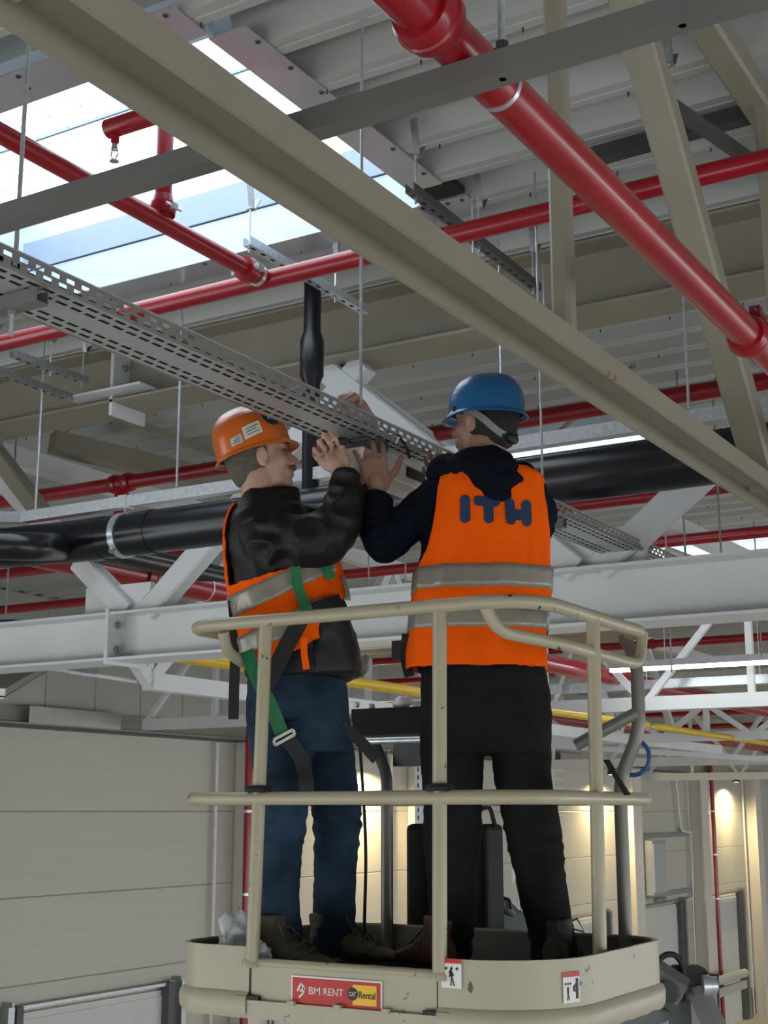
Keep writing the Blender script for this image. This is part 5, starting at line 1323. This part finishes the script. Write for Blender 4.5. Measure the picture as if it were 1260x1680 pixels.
def fjn(p):
    x, y = px_of(p); k = math.exp(-((y - 1350) / 40) ** 2) + 1.2 * math.exp(-((y - 1545) / 35) ** 2) + .3
    return k * .0075 * (1 - 2.2 * abs(noise.noise(Vector((p.x * 8 + 3, p.y * 8, p.z * 26 + p.x * 10))))) + .005 * noise.noise(p * 8)
blob('jeans', jn, .0065, jean, mBp, 5, fjn)
olive = mat('olive_boot', (.085, .075, .050), .65, var=.35, scale=30)
q = B_(440, 1590, -.05); boot(mBp, q - _R * .03, _R * .75 - _fh * .55, olive, soleM)
q = B_(545, 1590, .10); boot(mBp, q - _R * .07, _R * 1 - _fh * .15, olive, soleM)
# harness and belts
ribbon('harness_strap', [B_(484, 930, -.19), B_(490, 965, -.19), B_(505, 1002, -.19)], .032, green, mBp)
ribbon('harness_strap', [B_(528, 917, -.13), B_(537, 935, -.14), B_(545, 950, -.14)], .030, green, mBp)
ribbon('thigh_strap', [B_(404, 1068, -.15), B_(420, 1108, -.17), B_(445, 1160, -.175), B_(462, 1203, -.17)], .042, green, mBp)
ribbon('thigh_strap', [B_(470, 1212, -.17), B_(494, 1245, -.165), B_(503, 1290, -.16), B_(500, 1320, -.15)], .045, blkw, mBp)
bk = MB()
p0 = B_(466, 1207, -.182)
for a, b in (((-.030, -.012), (.026, .018)), ((-.026, -.028), (.032, .004)), ((-.030, -.012), (-.026, -.028)), ((.026, .018), (.032, .004))): bk.bar(p0 + _R * a[0] + _Z * a[1], p0 + _R * b[0] + _Z * b[1], .009, .006, up=_fh)
bk.build('buckle', mat('buckle_silver', (.75, .74, .68), .3, .4), mBp)
ribbon('lanyard', [B_(383, 985, -.06), B_(386, 1060, -.07), B_(384, 1130, -.07), B_(383, 1180, -.07)], .032, blkw, mBp)
ribbon('belt', [B_(505, 1005, -.175), B_(530, 995, -.17), B_(560, 985, -.13)], .045, blkw, mBp)
ribbon('side_strap', [B_(497, 1010, -.175), B_(470, 1060, -.18), B_(445, 1110, -.185), B_(430, 1130, -.18)], .05, blkw, mBp)
ribbon('strap_tail', [B_(540, 902, -.08), B_(552, 903, -.08), B_(559, 912, -.08)], .020, blkw, mBp)
ribbon('strap_tail', [B_(560, 1190, -.06), B_(590, 1215, -.02), B_(618, 1246, -.0)], .036, blkw, mBp)
pc = MB(); rr = []
for t_, (cx, hw, y) in enumerate(((540, 30, 1010), (545, 38, 1040), (548, 44, 1080), (552, 42, 1108))): rr.append([B_(cx, y, -.02) + _R * (hw * .0019 * math.copysign(abs(math.cos(q)) ** .7, math.cos(q))) + _fh * (.13 * math.copysign(abs(math.sin(q)) ** .7, math.sin(q))) for q in [2 * pi * k / 24 for k in range(24)]])
pc.rings(rr); blob('tool_pouch', pc, .008, mat('pouch_black', (.010, .010, .010), .6), mBp, 4, folds(.006, 12, seed=3.0))
ribbon('vest_flap', [B_(500, 1046, -.19), B_(499, 1070, -.19), B_(503, 1098, -.185)], .020, orng, mBp)

# ---------------------------------------------------------------- what they are mounting
lu = thing('junction_box', 'white plastic box held under the cable tray by both workers', 'box')
o = MB().bx(-2.375, -2.255, 3.62, 4.14, 1.075, 1.150).build('box_body', mat('white_plastic', (.62, .57, .53), .45), lu); md = o.modifiers.new('b', 'BEVEL'); md.width = .008; md.segments = 2
MB().bx(-2.257, -2.249, 3.90, 4.02, 1.105, 1.140).build('side_notch', mat('slot_shadow', (0, 0, 0)), lu)
MB().tube(fillet([P(628, 712, D=4.35), P(640, 706, D=4.36), P(655, 716, D=4.37), P(668, 735, D=4.38), P(672, 752, D=4.38)], .03), .005, 8).build('cable', blackR, lu, smooth=50)
MB().tube([P(654, 717, D=4.33), P(649, 728, D=4.33)], .004, 8).build('cable_tie', whiteM, lu, smooth=50)
sc_ = thing('screwdriver', 'screwdriver with black grip in the fist under the cable tray', 'tool')
MB().lathe(P(540, 728, D=DB - .10), (0.6, .5, .2), [(0, .006), (.004, .012), (.05, .013), (.06, .007), (.065, .003), (.12, .003)], 12).build('grip', blackR, sc_, smooth=50)
